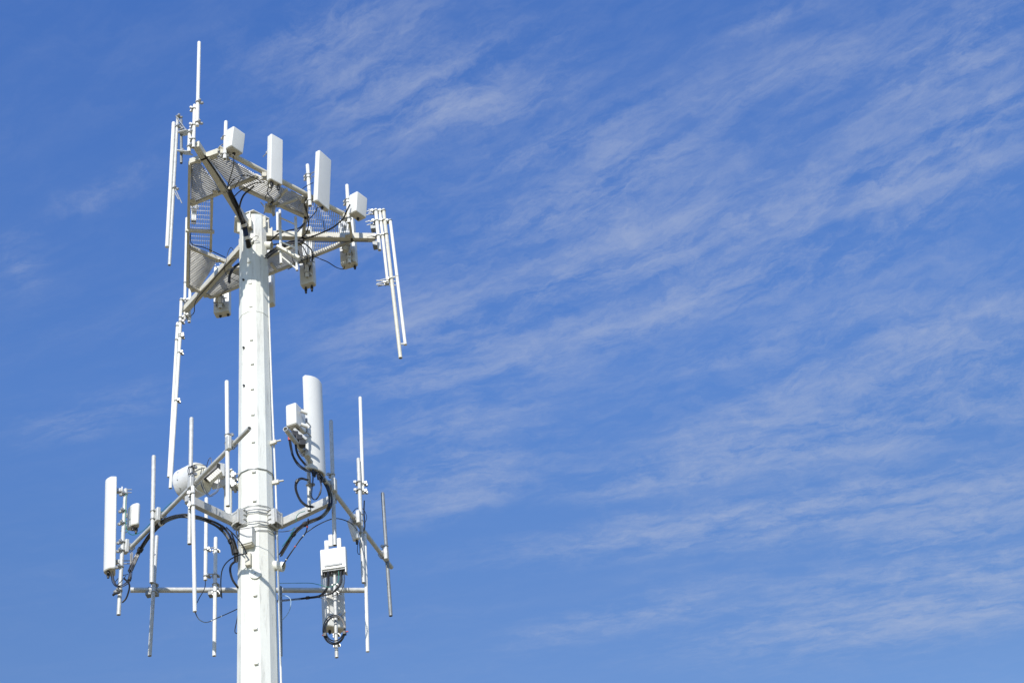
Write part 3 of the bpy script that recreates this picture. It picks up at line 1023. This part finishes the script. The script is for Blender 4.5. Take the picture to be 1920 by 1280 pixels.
# ------------------------------------------------------------------ right sector
y5 = (pR(600)+oR*.12).y-.45
panel('panel_antenna', 'largest white round fronted panel antenna right of the pole', 'antenna', (583,872.5), (617,889), (574,879.5), y5, 698, fr=.3, bulge=.55, br=(.72,.1), conns=((-.5,.45,.12),(.1,.5,.14),(.45,.55,.16),(-.2,.7,.1)), nx_top=579.5)
mast('upright_pipe', 'short upright pipe under the largest panel beside the coiled cables', 'mast', 576.5,740, 580,957, y5+.5, 7.4, 'galv', (805,850,880,912), Vector((.6,-.6,0)), 'uprights on the right sector pipe')
y6 = pR(548).y+.15
panel('panel_antenna', 'small white panel antenna behind the largest panel', 'antenna', (555.5,792), (536,798.5), (571,812), y6, 753, fr=.12, bulge=.12, br=(.25,.75), conns=((-.3,.5,.1),(.2,.5,.1),(.5,.5,.12)), nx_top=554.5)
tb = thing('tilt_bracket', 'grey tilting bracket arms between the small panel and the largest panel mast', 'bracket', P(570,812,y6))
for x0, y0, x1, y1 in ((564,770,577,775),(564,795,577,800)):
    MB().openpipe(P(x0,y0,y6+.1), P(x1,y1,y6+.15), .032).build('arm', 'white', tb)
MB().beam(P(550,806,y6+.12), P(574,826,y6+.2), .10, .05).build('rail', 'galv', tb, bevel=.006)
for x, y in ((552,815),(560,822),(566,832)):
    MB().box(P(x,y,y6+.08), Vector((.05,.02,0)), Vector((-.02,.05,0)), UZ*.05).build('connector_block', 'dark', tb, bevel=.01)
GU2 = 'uprights on the right sector pipe'
y7 = (pR(622)+oR*.16).y
mast('upright_pipe', 'grey upright pipe right of the largest panel, ending above the white radio box', 'mast', 620.4,787, 627.8,1022, y7, 7.6, 'galv', (893,907), -oR, GU2)
y8 = (pR(676)+oR*.16).y
mast('upright_pipe', 'upright pipe carrying two white whips on the right sector pipe', 'mast', 671.8,858, 681.8,1092, y8, 7.6, 'galv', (906,921,968,980,1003), -oR, GU2)
mast('whip_antenna', 'white whip pointing up beside the upright on the right', 'antenna', 675.3,743.5, 680.6,925, y8+.08, 6.6, 'white', (908,922), Vector((1,0,0)), part='rod', hollow=False)
mast('whip_antenna', 'white whip pointing down, lowest tip on the right', 'antenna', 684,1000, 689.4,1221, y8+.08, 6.8, 'white', (), None, part='rod', hollow=False)
y9 = (pR(722)+oR*.16).y
mast('upright_pipe', 'rightmost grey upright pipe at the end of the right sector pipe', 'mast', 717.2,922.5, 732.7,1154, y9, 7, 'galv_dark', (1027,1043), -oR, GU2)  # galvanised pipe whose shade is put into a darker base colour
# ground bar on the right arm
gb = thing('ground_bar', 'pinkish slotted ground bar on the right frame arm', 'ground bar', Z(590,952,zL+.1))
MB().beam(Z(571,960,zL+.12), Z(612,944,zL+.12), .02, .09).build('bar', 'pink', gb)
mb = MB()
for k in range(9):
    q = lerp(Z(572,959,zL+.1), Z(611,943,zL+.1), k/8)
    mb.rod(q+Vector((0,-.02,.03)), q+Vector((0,-.05,.03)), .013, 6)
    mb.rod(q+Vector((0,-.02,-.03)), q+Vector((0,-.05,-.03)), .013, 6)
mb.build('lug', 'hard', gb)
# small tilted box near the right end
bx = thing('small_antenna', 'small tilted white box antenna behind the right sector pipe', 'antenna', P(662,993,pR(664).y+.1))
a, b = P(657,974,pR(664).y+.12), P(669,1012,pR(664).y+.12)
MB().beam(a, b, .12, .1, Vector((-.7,-.7,0))).build('radome', 'panel', bx, bevel=.02)
MB().rod(b, b-UZ*.08, .02).build('connector', 'dark', bx)
# radio box and panel on the far pipe
yr = pF(625).y
rr_ = thing('radio_box', 'white remote radio box above the right end of the far pipe', 'radio', P(625,1070,yr-.25))
c = P(624.7,1046.5,yr-.22)
hw = 24.3*mpp(c)
hh = (P(600,1027.5,yr-.22).z-P(600,1066.5,yr-.22).z)/2
X1 = (P(649,1047,yr-.22)-P(600.5,1047,yr-.22))
X1.z = 0
X1.normalize()
Yv = Vector((-X1.y, X1.x, 0))
MB().box(c+Yv*.07, X1*hw, Yv*.085, UZ*hh).build('housing', 'panel', rr_, bevel=.02)
MB().box(c-Yv*.016-UZ*hh*.66, X1*hw*.7, Yv*.012, UZ*.022).build('handle_slot', 'galv_dark', rr_, bevel=.006)
mb = MB()
for s_ in (-1, 1):
    mb.box(c+Yv*.06+X1*(s_*hw*.93)-UZ*(hh+.05), X1*.012, Yv*.075, UZ*.055)
mb.box(c+Yv*.12-UZ*(hh+.04), X1*hw*.9, Yv*.012, UZ*.045)
mb.build('skirt', 'galv', rr_, bevel=.004)
MB().box(c+Yv*.07-UZ*(hh+.012), X1*hw*.86, Yv*.06, UZ*.01).build('connector_plate', 'galv_dark', rr_)
for k, (s_, l_) in enumerate(((-.78,.1),(-.5,.12),(-.2,.08),(.3,.1),(.55,.12),(.8,.1))):
    MB().rod(c+Yv*.06+X1*(hw*s_)-UZ*(hh+.0), c+Yv*.06+X1*(hw*s_)-UZ*(hh+l_), .02, 10).build('connector', 'dark', rr_)
for x, y in ((612,1014),(619.5,1003),(635.5,1009.5)):
    q = P(x, y, yr-.05)
    MB().box(Vector((q.x, q.y, q.z-.12)), X1*.042, Yv*.03, UZ*.13).build('top_tube', 'panel', rr_, bevel=.02)
panel('panel_antenna', 'white panel antenna hanging below the far pipe behind a coiled cable', 'antenna', (615,1171), (650,1177), (617,1186), yr+.12, 1035, front='far', fr=.25, bulge=0, br=(.12,.45), conns=((-.4,.4,.08),(.4,.4,.08)))
mast('upright_pipe', 'upright pipe below the white radio box threading the coiled cable', 'mast', 626,1030, 631.3,1232, yr-.1, 6.8, 'galv', (1098,1112,1158,1190,1208), Vector((0,1,0)), GF)

# ------------------------------------------------------------------ cables
def strand(pts, r, mat, name, parent, ties=()):
    q = smooth_path(pts)
    o = MB().tube(q, r, 7).build(name, mat, parent)
    return o
def path(px, Y0, Y1):
    n = len(px)
    return [P(p[0], p[1], p[2] if len(p) > 2 else Y0+(Y1-Y0)*i/(n-1)) for i, p in enumerate(px)]
def cable(label, px, Y0, Y1, w, mat='cable', group=None, ties=()):
    """single cable: w is its width in photo pixels"""
    pts = path(px, Y0, Y1)
    q = smooth_path(pts)
    r = max(w/2*mpp(pts[0]), .006)
    t = thing('cable', label, 'cable', pts[0], group)
    MB().tube(q, r, 7).build('sheath', mat, t)
    for k, tm in ties:
        i = int(k*(len(q)-2))
        MB().tube([q[i], lerp(q[i], q[i+1], .6)], r*1.35, 8).build('tape', tm, t)
    return t
def bundle(label, px, Y0, Y1, w, n, spread, mats=('cable',), ties=(), seed=1):
    rnd = random.Random(seed)
    pts = path(px, Y0, Y1)
    t = thing('cable_bundle', label, 'cables', pts[0])
    r = w/2*mpp(pts[0])
    sp = spread*mpp(pts[0])
    for k in range(n):
        a = 2*math.pi*k/n
        q = []
        for i, p in enumerate(pts):
            j = rnd.uniform(.7, 1.15)
            b = a + rnd.uniform(-.5, .5)
            q.append(p + RT*(math.cos(b)*sp*j) + (UP*.7+FW*.7)*(math.sin(b)*sp*j))
        MB().tube(smooth_path(q), r, 7).build('strand', mats[k % len(mats)], t)
    for i, mt in ties:
        p = pts[i]
        d = (pts[min(i+1, len(pts)-1)]-pts[max(i-1, 0)])
        MB().tube([p-d.normalized()*.03, p+d.normalized()*.03], sp+r*1.3, 10).build('tie', mt, t)
    return t
def zp_y(x, y, dz=0):
    return (x, y, Z(x, y, zP+dz).y)
yp = AY-r_hi
bundle('thick black cable bundle running from the pole opening up the near platform arm', [(467.5,466,AY-r_hi*.9),(464,447,yp-.12),zp_y(457,422,-.05),zp_y(448,397,-.05),zp_y(438,375,-.04),zp_y(430,358,-.03)], 0, 0, 3.6, 7, 3.4, ties=((2,'white'),(1,'white')), seed=2)
bundle('thin cable pair strapped under the near platform arm', [zp_y(432,362,-.03),zp_y(420,345,-.03),zp_y(405,322,-.03),zp_y(392,303,-.03),zp_y(384,291,-.03)], 0, 0, 1.8, 2, 1.2, seed=3)
cable('black cable dropping from the left box antenna to the near arm', [(437,291,YA1),(438.6,304,YA1+.2),(436,318,YA1+.5),zp_y(430,338,-.02),zp_y(426,353,-.02)], 0, 0, 2)
cable('black cable arching over the near corner grating', [zp_y(427,352,-.05),zp_y(440,335,-.08),zp_y(455,329,-.1),zp_y(470,331,-.1),zp_y(488,339,-.05)], 0, 0, 1.8)
cable('short black cable inside the arch over the near corner grating', [zp_y(439,355,-.05),zp_y(444,345,-.06),zp_y(452,334,-.06)], 0, 0, 1.4)
cable('black cable from the second platform panel to the near arm', [zp_y(496,342,-.05),zp_y(480,343,-.08),zp_y(462,351,-.08),zp_y(448,360,-.06),zp_y(438,370,-.05)], 0, 0, 2.2)
cable('thick black cable curving down beside the near arm into its bundle', [zp_y(476,349,-.05),zp_y(468,356,-.06),zp_y(457,366,-.1),zp_y(450.5,382,-.12),zp_y(449.5,398,-.1),zp_y(455,414,-.08)], 0, 0, 3.4)
cable('thin black cable looping by the pole top', [(470,450,yp-.05),(478,443,yp-.06),(484,444,yp-.04),(478,452,yp-.03),(473,456,yp-.02)], 0, 0, .9)
# right side
cable('black cable hanging from the widest platform panel towards the pole', [(603,388,YA3),(594,390,YA3),(592,397,YA3+.1),(581,410,YA3+.3),(568,424,AY-.3),(556,437,AY-.1)], 0, 0, 1.8)
t_ = cable('long black cable sweeping from the right box antenna to the pole', [(656,384,YA4),(650,396,YA4),(642.5,411,YA4+.2),zp_y(625,426,-.06),zp_y(608,434.5,-.08),zp_y(584,444,-.08),zp_y(562,450,-.1),zp_y(540,454,-.1),zp_y(506,460,-.1)], 0, 0, 3, ties=((.45,'dark'),(.62,'dark')))
bundle('bundle of black cables fanning from the right of the pole under the platform', [(499,482,AY-.1),(514,470,AY+.1),(532,460,AY+.1),(550,454,AY+.1),(564,452,AY+.1)], 0, 0, 2.6, 6, 5, mats=('cable','grey_cable','cable'), seed=4)
cable('black cable drooping along the inner edge of the right grating', [zp_y(574,386,-.03),zp_y(577,408,-.05),zp_y(578.5,422,-.05),zp_y(573,438,-.06),zp_y(560,449,-.08)], 0, 0, 2.4, ties=((.4,'dark'),))
cable('black cable feeding the far panel with dangling connectors', [zp_y(561,452,-.1),zp_y(574,459,-.08),zp_y(585,471,-.06),zp_y(586,487,-.06),(580,505,Yb(575,490)+.05),(575,514,Yb(575,490)+.05)], 0, 0, 2.6, ties=((.5,'dark'),(.55,'dark')))
cable('second black cable feeding the far panel with dangling connectors', [zp_y(556,455,-.1),zp_y(567,462,-.08),zp_y(574,474,-.06),zp_y(576,486,-.06),(574,505,Yb(575,490)+.05)], 0, 0, 2)
cable('black cable hanging in a loop to the right hand far panel', [zp_y(599,485,-.02),zp_y(614,491,-.06),zp_y(630,501,-.1),(641,504.5,Yb(650,460)+.2),(645.3,503,Yb(650,460)+.22),(645.5,496,Yb(650,460)+.24)], 0, 0, 1.8)
cable('thin cable hanging beside the ladder down to the far panel', [zp_y(558,468,-.05),zp_y(563,483,-.08),zp_y(570,497,-.1),(574,508,Yb(575,490)+.04)], 0, 0, 1.6)
cable('short black lead at the end of the right platform arm', [zp_y(690,443,.14),zp_y(697,438,.2),(700,432,YB)], 0, 0, 1.2)
cable('thin cable clipped on the mesh of the right platform corner', [zp_y(606,414,-.02),zp_y(607.5,424,-.02),zp_y(608,433,-.04)], 0, 0, 1)
cable('jumper cable from the second platform panel curling towards the kicker braces', [(504,349,YA2+.05),(501,360,YA2+.1),(506,368,YA2+.2),zp_y(512,375,-.05),zp_y(506,383,-.06)], 0, 0, 2)
cable('grey jumper under the right corner of the second platform panel', [(526,352,YA2+.05),(526.5,364,YA2+.08),(522,373,YA2+.2),zp_y(512,380,-.04)], 0, 0, 2.2, 'grey_cable')
cable('short black jumper between the second panel and its mast', [(511,345,YA2+.05),(508,357,YA2+.1),(499,366,YA2+.2),(497,374,YA2+.25)], 0, 0, 1.6)
cable('black jumper rising to the foot of the widest platform panel', [(562,360,YA3+.2),(570,352,YA3+.05),(580,346,YA3),(587,343,YA3+.05)], 0, 0, 1.4)
cable('black cable dropping from the widest panel mast into the inner corner', [zp_y(574,372,-.02),zp_y(571,384,-.05),zp_y(575,398,-.06),zp_y(579,408,-.06)], 0, 0, 2.6)
cable('black cable looped over the far end of the service ladder', [zp_y(556,470,-.1),zp_y(548,480,-.12),zp_y(552,494,-.12),zp_y(563,500,-.1)], 0, 0, 1.3)
cable('black cable slung under the far edge between the ladder and the dangling connectors', [zp_y(540,505,-.05),zp_y(556,496,-.1),zp_y(571,487,-.1),zp_y(588,482,-.06),zp_y(598,484,-.03)], 0, 0, 1.7)
cable('thin dark cable along the right platform arm', [zp_y(560,452,-.02),zp_y(600,453.5,-.02),zp_y(650,453,-.02),zp_y(690,452.5,-.02)], 0, 0, 1)
bundle('three thin cables rising between the pole top and the near edge', [zp_y(507,452,-.1),zp_y(520,440,-.08),zp_y(540,433,-.06),zp_y(560,428,-.05),zp_y(572,418,-.04)], 0, 0, 1.4, 3, 1.6, seed=21)
def bracket_cluster(label, x, y, Yq, sz, seed):
    rnd = random.Random(seed)
    c = P(x, y, Yq)
    t = thing('clamp_bracket', label, 'bracket', c, 'clamp brackets fixing the platform masts')
    MB().box(c, Vector((.07,.03,0))*sz, Vector((-.02,.05,0))*sz, UZ*.05*sz).build('plate', 'deck', t, bevel=.006)
    MB().box(c+Vector((.06,-.03,-.07))*sz, Vector((.02,0,.01))*sz, Vector((0,.04,0))*sz, UZ*.09*sz).build('plate', 'hard', t, bevel=.004)
    for k in range(4):
        q = c+Vector((rnd.uniform(-.09,.09), rnd.uniform(-.06,.06), rnd.uniform(-.06,.06)))*sz
        d = Vector((rnd.uniform(-1,1), rnd.uniform(-.6,.6), rnd.uniform(-.4,.4))).normalized()
        MB().rod(q-d*.09*sz, q+d*.09*sz, .012, 6).build('threaded_stud', 'hard', t)
bracket_cluster('clamp bracket on the platform pipe under the left box antenna', 421, 288, YA1+.25, 1.1, 1)
bracket_cluster('clamp bracket on the platform pipe left of the second panel', 499, 331, YA2+.3, 1.1, 2)
bracket_cluster('clamp bracket on the platform pipe below the bare mast tip', 573, 374, YA3+.3, 1.1, 3)
bracket_cluster('clamp bracket on the platform pipe below the right box antenna', 650, 408, YA4+.3, 1.0, 4)
bracket_cluster('clamp bracket at the inner end of the kicker braces', 506, 391, Yz(506,391,zP)-.05, 1.3, 5)
bracket_cluster('clamp bracket above the dangling connectors of the far panel', 578, 486, Yb(575,490)-.05, 1.0, 6)
bracket_cluster('clamp bracket behind the right hand far panel', 650, 468, Yb(650,460)-.02, 1.0, 7)
bracket_cluster('clamp bracket above the far panel left of the pole', 411, 562, Yb(412,557)+.05, 1.0, 8)
# far left arm
cable('black cable running along the left walkway to the far left arm', [zp_y(358,434,-.02),zp_y(357,450,-.03),zp_y(362,459,-.03),zp_y(382,464,-.03),zp_y(400,472,-.03),zp_y(423,483,-.03)], 0, 0, 1.8, ties=((.8,'white'),))
cable('black cable strapped along the underside of the far left arm', [(449,484,AY-.1),zp_y(436,487,-.04),zp_y(412,511,-.03),zp_y(390,537,-.03),zp_y(370,560,-.03),zp_y(365,571,-.1),zp_y(364,585,-.15),zp_y(358,592,-.2)], 0, 0, 1.8)
cable('thin black loop over the far left arm beside the pole', [zp_y(424,492,-.05),zp_y(427,475,.15),zp_y(433,464,.25),zp_y(439,472,.1),zp_y(441,480,-.02)], 0, 0, 1.2)
bundle('knotted black cables hanging left of the pole under the far arm', [(449,494,AY+.1),(440,501,AY+.2),(434,509,AY+.2),(430,519,AY+.2),(429.5,530,AY+.2)], 0, 0, 2.2, 4, 2, seed=5)
cable('thin black cable under the far left corner grating', [zp_y(420,500,-.05),zp_y(424,514,-.06),zp_y(436,523,-.06),zp_y(448,528,-.06)], 0, 0, 1.2)
cable('thin lead from the far edge to the panel left of the pole', [zp_y(428,541,-.03),zp_y(418,549,-.05),(408,562,Yb(412,557)+.1),(405,575,Yb(412,557)+.14)], 0, 0, 1.2)
# lower left
yl, ypl = pL(250).y, AY-.25
bundle('arching bundle of black cables from the far left panel to the pole', [(244,1070,yl-.05),(251,1054,yl),(263,1030,yl),(281,1003,pL(281).y+.1),(303,980,pL(303).y+.1),(331,968,pL(331).y+.1),(356,967,pL(356).y+.3),(388,975,AY-.5),(416,990,AY-.35),(433,1014,AY-.3),(440,1040,AY-.25)], 0, 0, 2.7, 7, 3.9, mats=('cable','cable','grey_cable','cable'), ties=((4,'white'),(8,'dark'),(9,'dark'),(2,'dark')), seed=6)
bundle('black cables dropping down the left side of the pole collar', [(432,1000,AY-.35),(438,1016,AY-.35),(442,1034,AY-.3),(443,1052,AY-.28)], 0, 0, 3, 5, 3.5, mats=('cable','grey_cable','cable'), ties=((2,'dark'),), seed=7)
cable('black cable crossing the collar down to the pole entry cover', [(424,988,AY-.5),(440,1003,AY-.55),(455,1022,AY-.55),(462,1036,AY-.5)], 0, 0, 2.6)
cable('black cable leaving the entry cover and dropping over the far pipe', [(464,1037,AY-.48),(446,1041,AY-.5),(428,1051,AY-.4),(417,1067,AY-.2),(414,1092,AY+.2),(416,1120,AY+.6)], 0, 0, 2.4)
cable('thick black cable bowed against the left side of the pole', [(444,1050,AY-.2),(434,1058,AY-.2),(431.5,1069,AY-.2),(435,1084,AY-.2),(441,1094,AY-.2),(449,1104,AY-.1)], 0, 0, 4.4)
cable('cable drooping from the tip of the white whip to the pole', [(366,1146,y2_-.09),(369,1154,y2_),(375,1162,y2_+.3),(388,1166,y2_+.8),(407,1158,AY-.3),(430,1148,AY-.1),(449,1139,AY-.1)], 0, 0, 1.9, 'cable', ties=((.6,'white'),(.75,'white')))
cable('thin lead hanging from the slim whip left of the pole', [(385.2,1087,yf),(384.5,1099,yf-.06),(381,1108,yf-.12),(374,1120,yf-.1),(369,1130,yf-.1)], 0, 0, 1.6)
cable('coiled black cable tail hanging behind the left edge of the pole', [(448,1140,AY),(444.5,1160,AY),(440.5,1180,AY),(442,1186,AY),(446,1184,AY),(448,1165,AY)], 0, 0, 1.8)
bundle('tangle of black cables below the far left panel', [(209.5,1072,y4_+.1),(213,1090,y4_),(222,1099,y4_-.1),(234,1095,y4_-.1),(243,1085,y4_-.05),(246,1060,yl),(247,1036,yl)], 0, 0, 1.5, 4, 2.6, mats=('cable','grey_cable'), ties=((4,'dark'),), seed=8)
cable('thick black cable tail looping below the leftmost upright', [(233,1084,y4_-.1),(241,1092,y4_-.08),(242.5,1102,y4_-.05),(237,1120,y4_),(229,1129,y4_)], 0, 0, 3.4)
cable('black loop round the leftmost upright below its panel', [(236,1079,y4_-.12),(226,1090,y4_-.14),(218,1097,y4_-.1),(216,1091,y4_+.05),(226,1080,y4_+.08),(240,1076,y4_)], 0, 0, 1.5)
cable('clip light lead on the foot of the leftmost upright', [(212,1115,y4_-.05),(216,1112,y4_-.08),(224,1110,y4_-.1)], 0, 0, 5, 'dark')
cable('green ground wire running along the left sector pipe', [(236.5,925,y4_-.1),(235.5,950,y4_-.1),(236,985,y4_-.1),(240,997,y4_-.1),(248,1002,y4_-.05),(259,999.5,y4_-.02),(272,991,pL(272).y-.08),(290,972,pL(290).y-.08),(311,951,pL(311).y-.08),(322,941,pL(322).y-.07)], 0, 0, 1.3, 'green')
bundle('thin dark cables looped round the upright in front of the dish', [(384,872,y2_+.25),(368,871,y2_),(356,876,y2_-.12),(354,884,y2_-.12),(358,888,y2_-.12),(372,880,y2_+.1),(382,877,y2_+.3)], 0, 0, 1.2, 2, 1.8, seed=9)
bundle('grey cable loops hanging below the drum dish', [(380,876,y2_+.5),(377,895,y2_+.5),(381,915,y2_+.5),(392,929,y2_+.5),(400,926,y2_+.5),(409,917,y2_+.5),(411,897,y2_+.5)], 0, 0, 1.1, 3, 2.4, mats=('grey_cable','galv_dark'), seed=10)
cable('black lead arching behind the drum dish', [(387,875,y2_+.4),(391,862,y2_+.5),(395,858,y2_+.5),(397,868,y2_+.5)], 0, 0, 1.4)
bundle('thin wires strung round the pole below the collar', [(438,993,AY-.4),(460,990,AY-.58),(485,987,AY-.6),(505,990,AY-.5),(520,996,AY-.3),(540,995,AY-.2),(560,987,AY-.2)], 0, 0, 1.1, 2, 1, mats=('grey_cable','cable'), seed=11)
# lower right
yq = pR(610).y
bundle('bundle of black cables dropping from the largest panel to the pole', [(598,889,y5+.1),(608,902,yq),(616,918,yq+.05),(620,936,yq+.1),(616,953,yq+.1),(602,969,AY-.3),(572,982,AY-.25),(550,1001,AY-.2),(538,1020,AY-.15),(526,1040,AY-.1)], 0, 0, 2.7, 6, 3.4, mats=('cable','cable','grey_cable'), ties=((6,'dark'),(7,'dark')), seed=12)
cable('black cable with red tape slanting down to the pole', [(578,972,AY-.3),(574,996,AY-.25),(562,1012,AY-.2),(548,1032,AY-.2),(536,1050,AY-.15),(529,1062,AY-.1)], 0, 0, 2.6, ties=((.12,'red'),(.55,'red'),(.3,'white'),(.8,'white')))
cable('thin black cable crossing from the small tilted box to the pole bundle', [(672,996,y8+.05),(662,984,yq+.8),(652,977,yq+.8),(636,972,yq+.6),(620,973,yq+.4),(595,984,AY-.3),(574,998,AY-.25)], 0, 0, 1.9)
bundle('coil of black cables left of the upright below the largest panel', [(588,950,y5+.2),(574,947,y5+.2),(562,935,y5+.2),(554.5,915,y5+.2),(557,902,y5+.2),(566,896.5,y5+.2),(577,899,y5+.15)], 0, 0, 2.4, 3, 1.8, ties=((4,'dark'),), seed=13)
bundle('black cable loop right of the upright below the largest panel', [(588,884,y5+.1),(586,905,y5+.1),(584,930,y5+.12),(592,936,y5+.05),(600,924,y5+.03),(602,908,y5+.03),(593,884,y5+.1)], 0, 0, 1.4, 2, 1, ties=((4,'dark'),), seed=14)
bundle('black cables drooping from the small panel behind the largest one', [(543,822,y6),(545,836,y6),(549,854,y6),(559,870,y6+.05),(572,880,y6+.1),(582,884,y5+.2)], 0, 0, 2.2, 3, 1.8, ties=((0,'red'),), seed=15)
bundle('second black cable pair between the small panel and the upright', [(554,830,y6),(556,845,y6),(562,858,y6+.05),(574,872,y6+.1)], 0, 0, 2.2, 2, 1.4, seed=16)
bundle('black cables running along the far pipe up into the white radio box', [(522,1126,AY+.1),(552,1123,yr-.2),(577,1120,yr-.2),(599,1117,yr-.22),(611,1106,yr-.26),(615,1092,yr-.26),(615,1071,yr-.2)], 0, 0, 2.6, 3, 1.8, ties=((2,'dark'),), seed=17)
bundle('black cables crossing under the far pipe to the right of the radio box', [(522,1127,AY+.1),(560,1122,yr-.2),(586,1119,yr-.2),(618,1113,yr-.26),(632,1102,yr-.3),(639,1090,yr-.28),(639,1071,yr-.2)], 0, 0, 2.4, 2, 1.6, mats=('cable','grey_cable'), seed=18)
cable('grey cable at the right corner of the radio box', [(622,1118,yr-.2),(636,1111,yr-.25),(644,1098,yr-.25),(646,1085,yr-.22),(645,1070,yr-.2)], 0, 0, 1.6, 'grey_cable')
cable('green wire along the far pipe to the radio box', [(522,1093,AY+.1),(552,1092.5,yr-.12),(582,1092.5,yr-.15),(600,1096,yr-.3),(617,1100,yr-.32),(630,1094,yr-.32),(635,1085,yr-.3),(635,1070,yr-.2)], 0, 0, 1.3, 'green')
cable('pale blue wire hanging below the far pipe beside the pole', [(528,1116,AY+.1),(538,1117,AY+.1),(545,1124,AY+.1),(544,1140,AY+.1),(538,1152,AY+.1),(528,1163,AY+.1)], 0, 0, 1.1, 'blue')
cable('thin black wire falling from the far pipe to the coiled cable', [(590,1119,yr-.2),(606,1121,yr-.2),(615,1128,yr-.2),(618,1141,yr-.2),(616,1154,yr-.2)], 0, 0, 1.3)
cc = thing('cable_coil', 'round coil of black cable tied to the upright below the radio box', 'cable', P(627.6,1181,yr-.2))
c = P(627.6,1181,yr-.2)
for k, (ra, rb, dx) in enumerate(((20,29,0),(18.5,27,.8),(21,30,-.6),(17.5,25,1.5))):
    s_ = mpp(c)
    q = [c + X1*(ra*s_*math.cos(2*math.pi*j/28)+dx*s_) + (UZ*(rb*s_*math.sin(2*math.pi*j/28))) + Yv*(-.02*k) for j in range(28)]
    MB().tube(q, .0115, 7, closed=True).build('loop', 'grey_cable' if k == 1 else 'cable', cc)
for x, y in ((609.5,1190),(646,1186)):
    MB().box(P(x,y,yr-.24), X1*.03, Yv*.04, UZ*.035).build('tie', 'dark', cc, bevel=.006)
MB().rod(P(604,1190.5,yr-.26), P(612,1190,yr-.26), .012).build('tail', 'red', cc)
MB().rod(P(646,1184,yr-.26), P(653,1183,yr-.26), .012).build('tail', 'red', cc)
cable('black cable following the upright with two whips on the right', [(683,938,y8+.05),(682.5,960,y8+.06),(684,985,y8+.06),(682,995,y8+.05)], 0, 0, 2.6)
cable('thin black loop beside the upright with two whips', [(660,962,y8),(668,953,y8),(680,953,y8+.05),(687,966,y8+.05),(686,976,y8+.05),(682,980,y8+.05)], 0, 0, 1)
cable('thin black loop hanging below the small tilted box', [(672,1013,y8+.1),(670,1030,y8+.1),(672,1038,y8+.1),(675,1036,y8+.1),(674,1016,y8+.1)], 0, 0, 1.3)
cable('green and white thin wire on the right frame arm', [(555,977,AY-.35),(556,968,AY-.38),(562,961,AY-.4),(572,958,AY-.4)], 0, 0, .8, 'green')
cable('thin bluish wire slanting from the right arm to the pole', [(552,988,AY-.3),(547,1000,AY-.25),(538,1013,AY-.2),(529,1024,AY-.15)], 0, 0, .9, 'green')
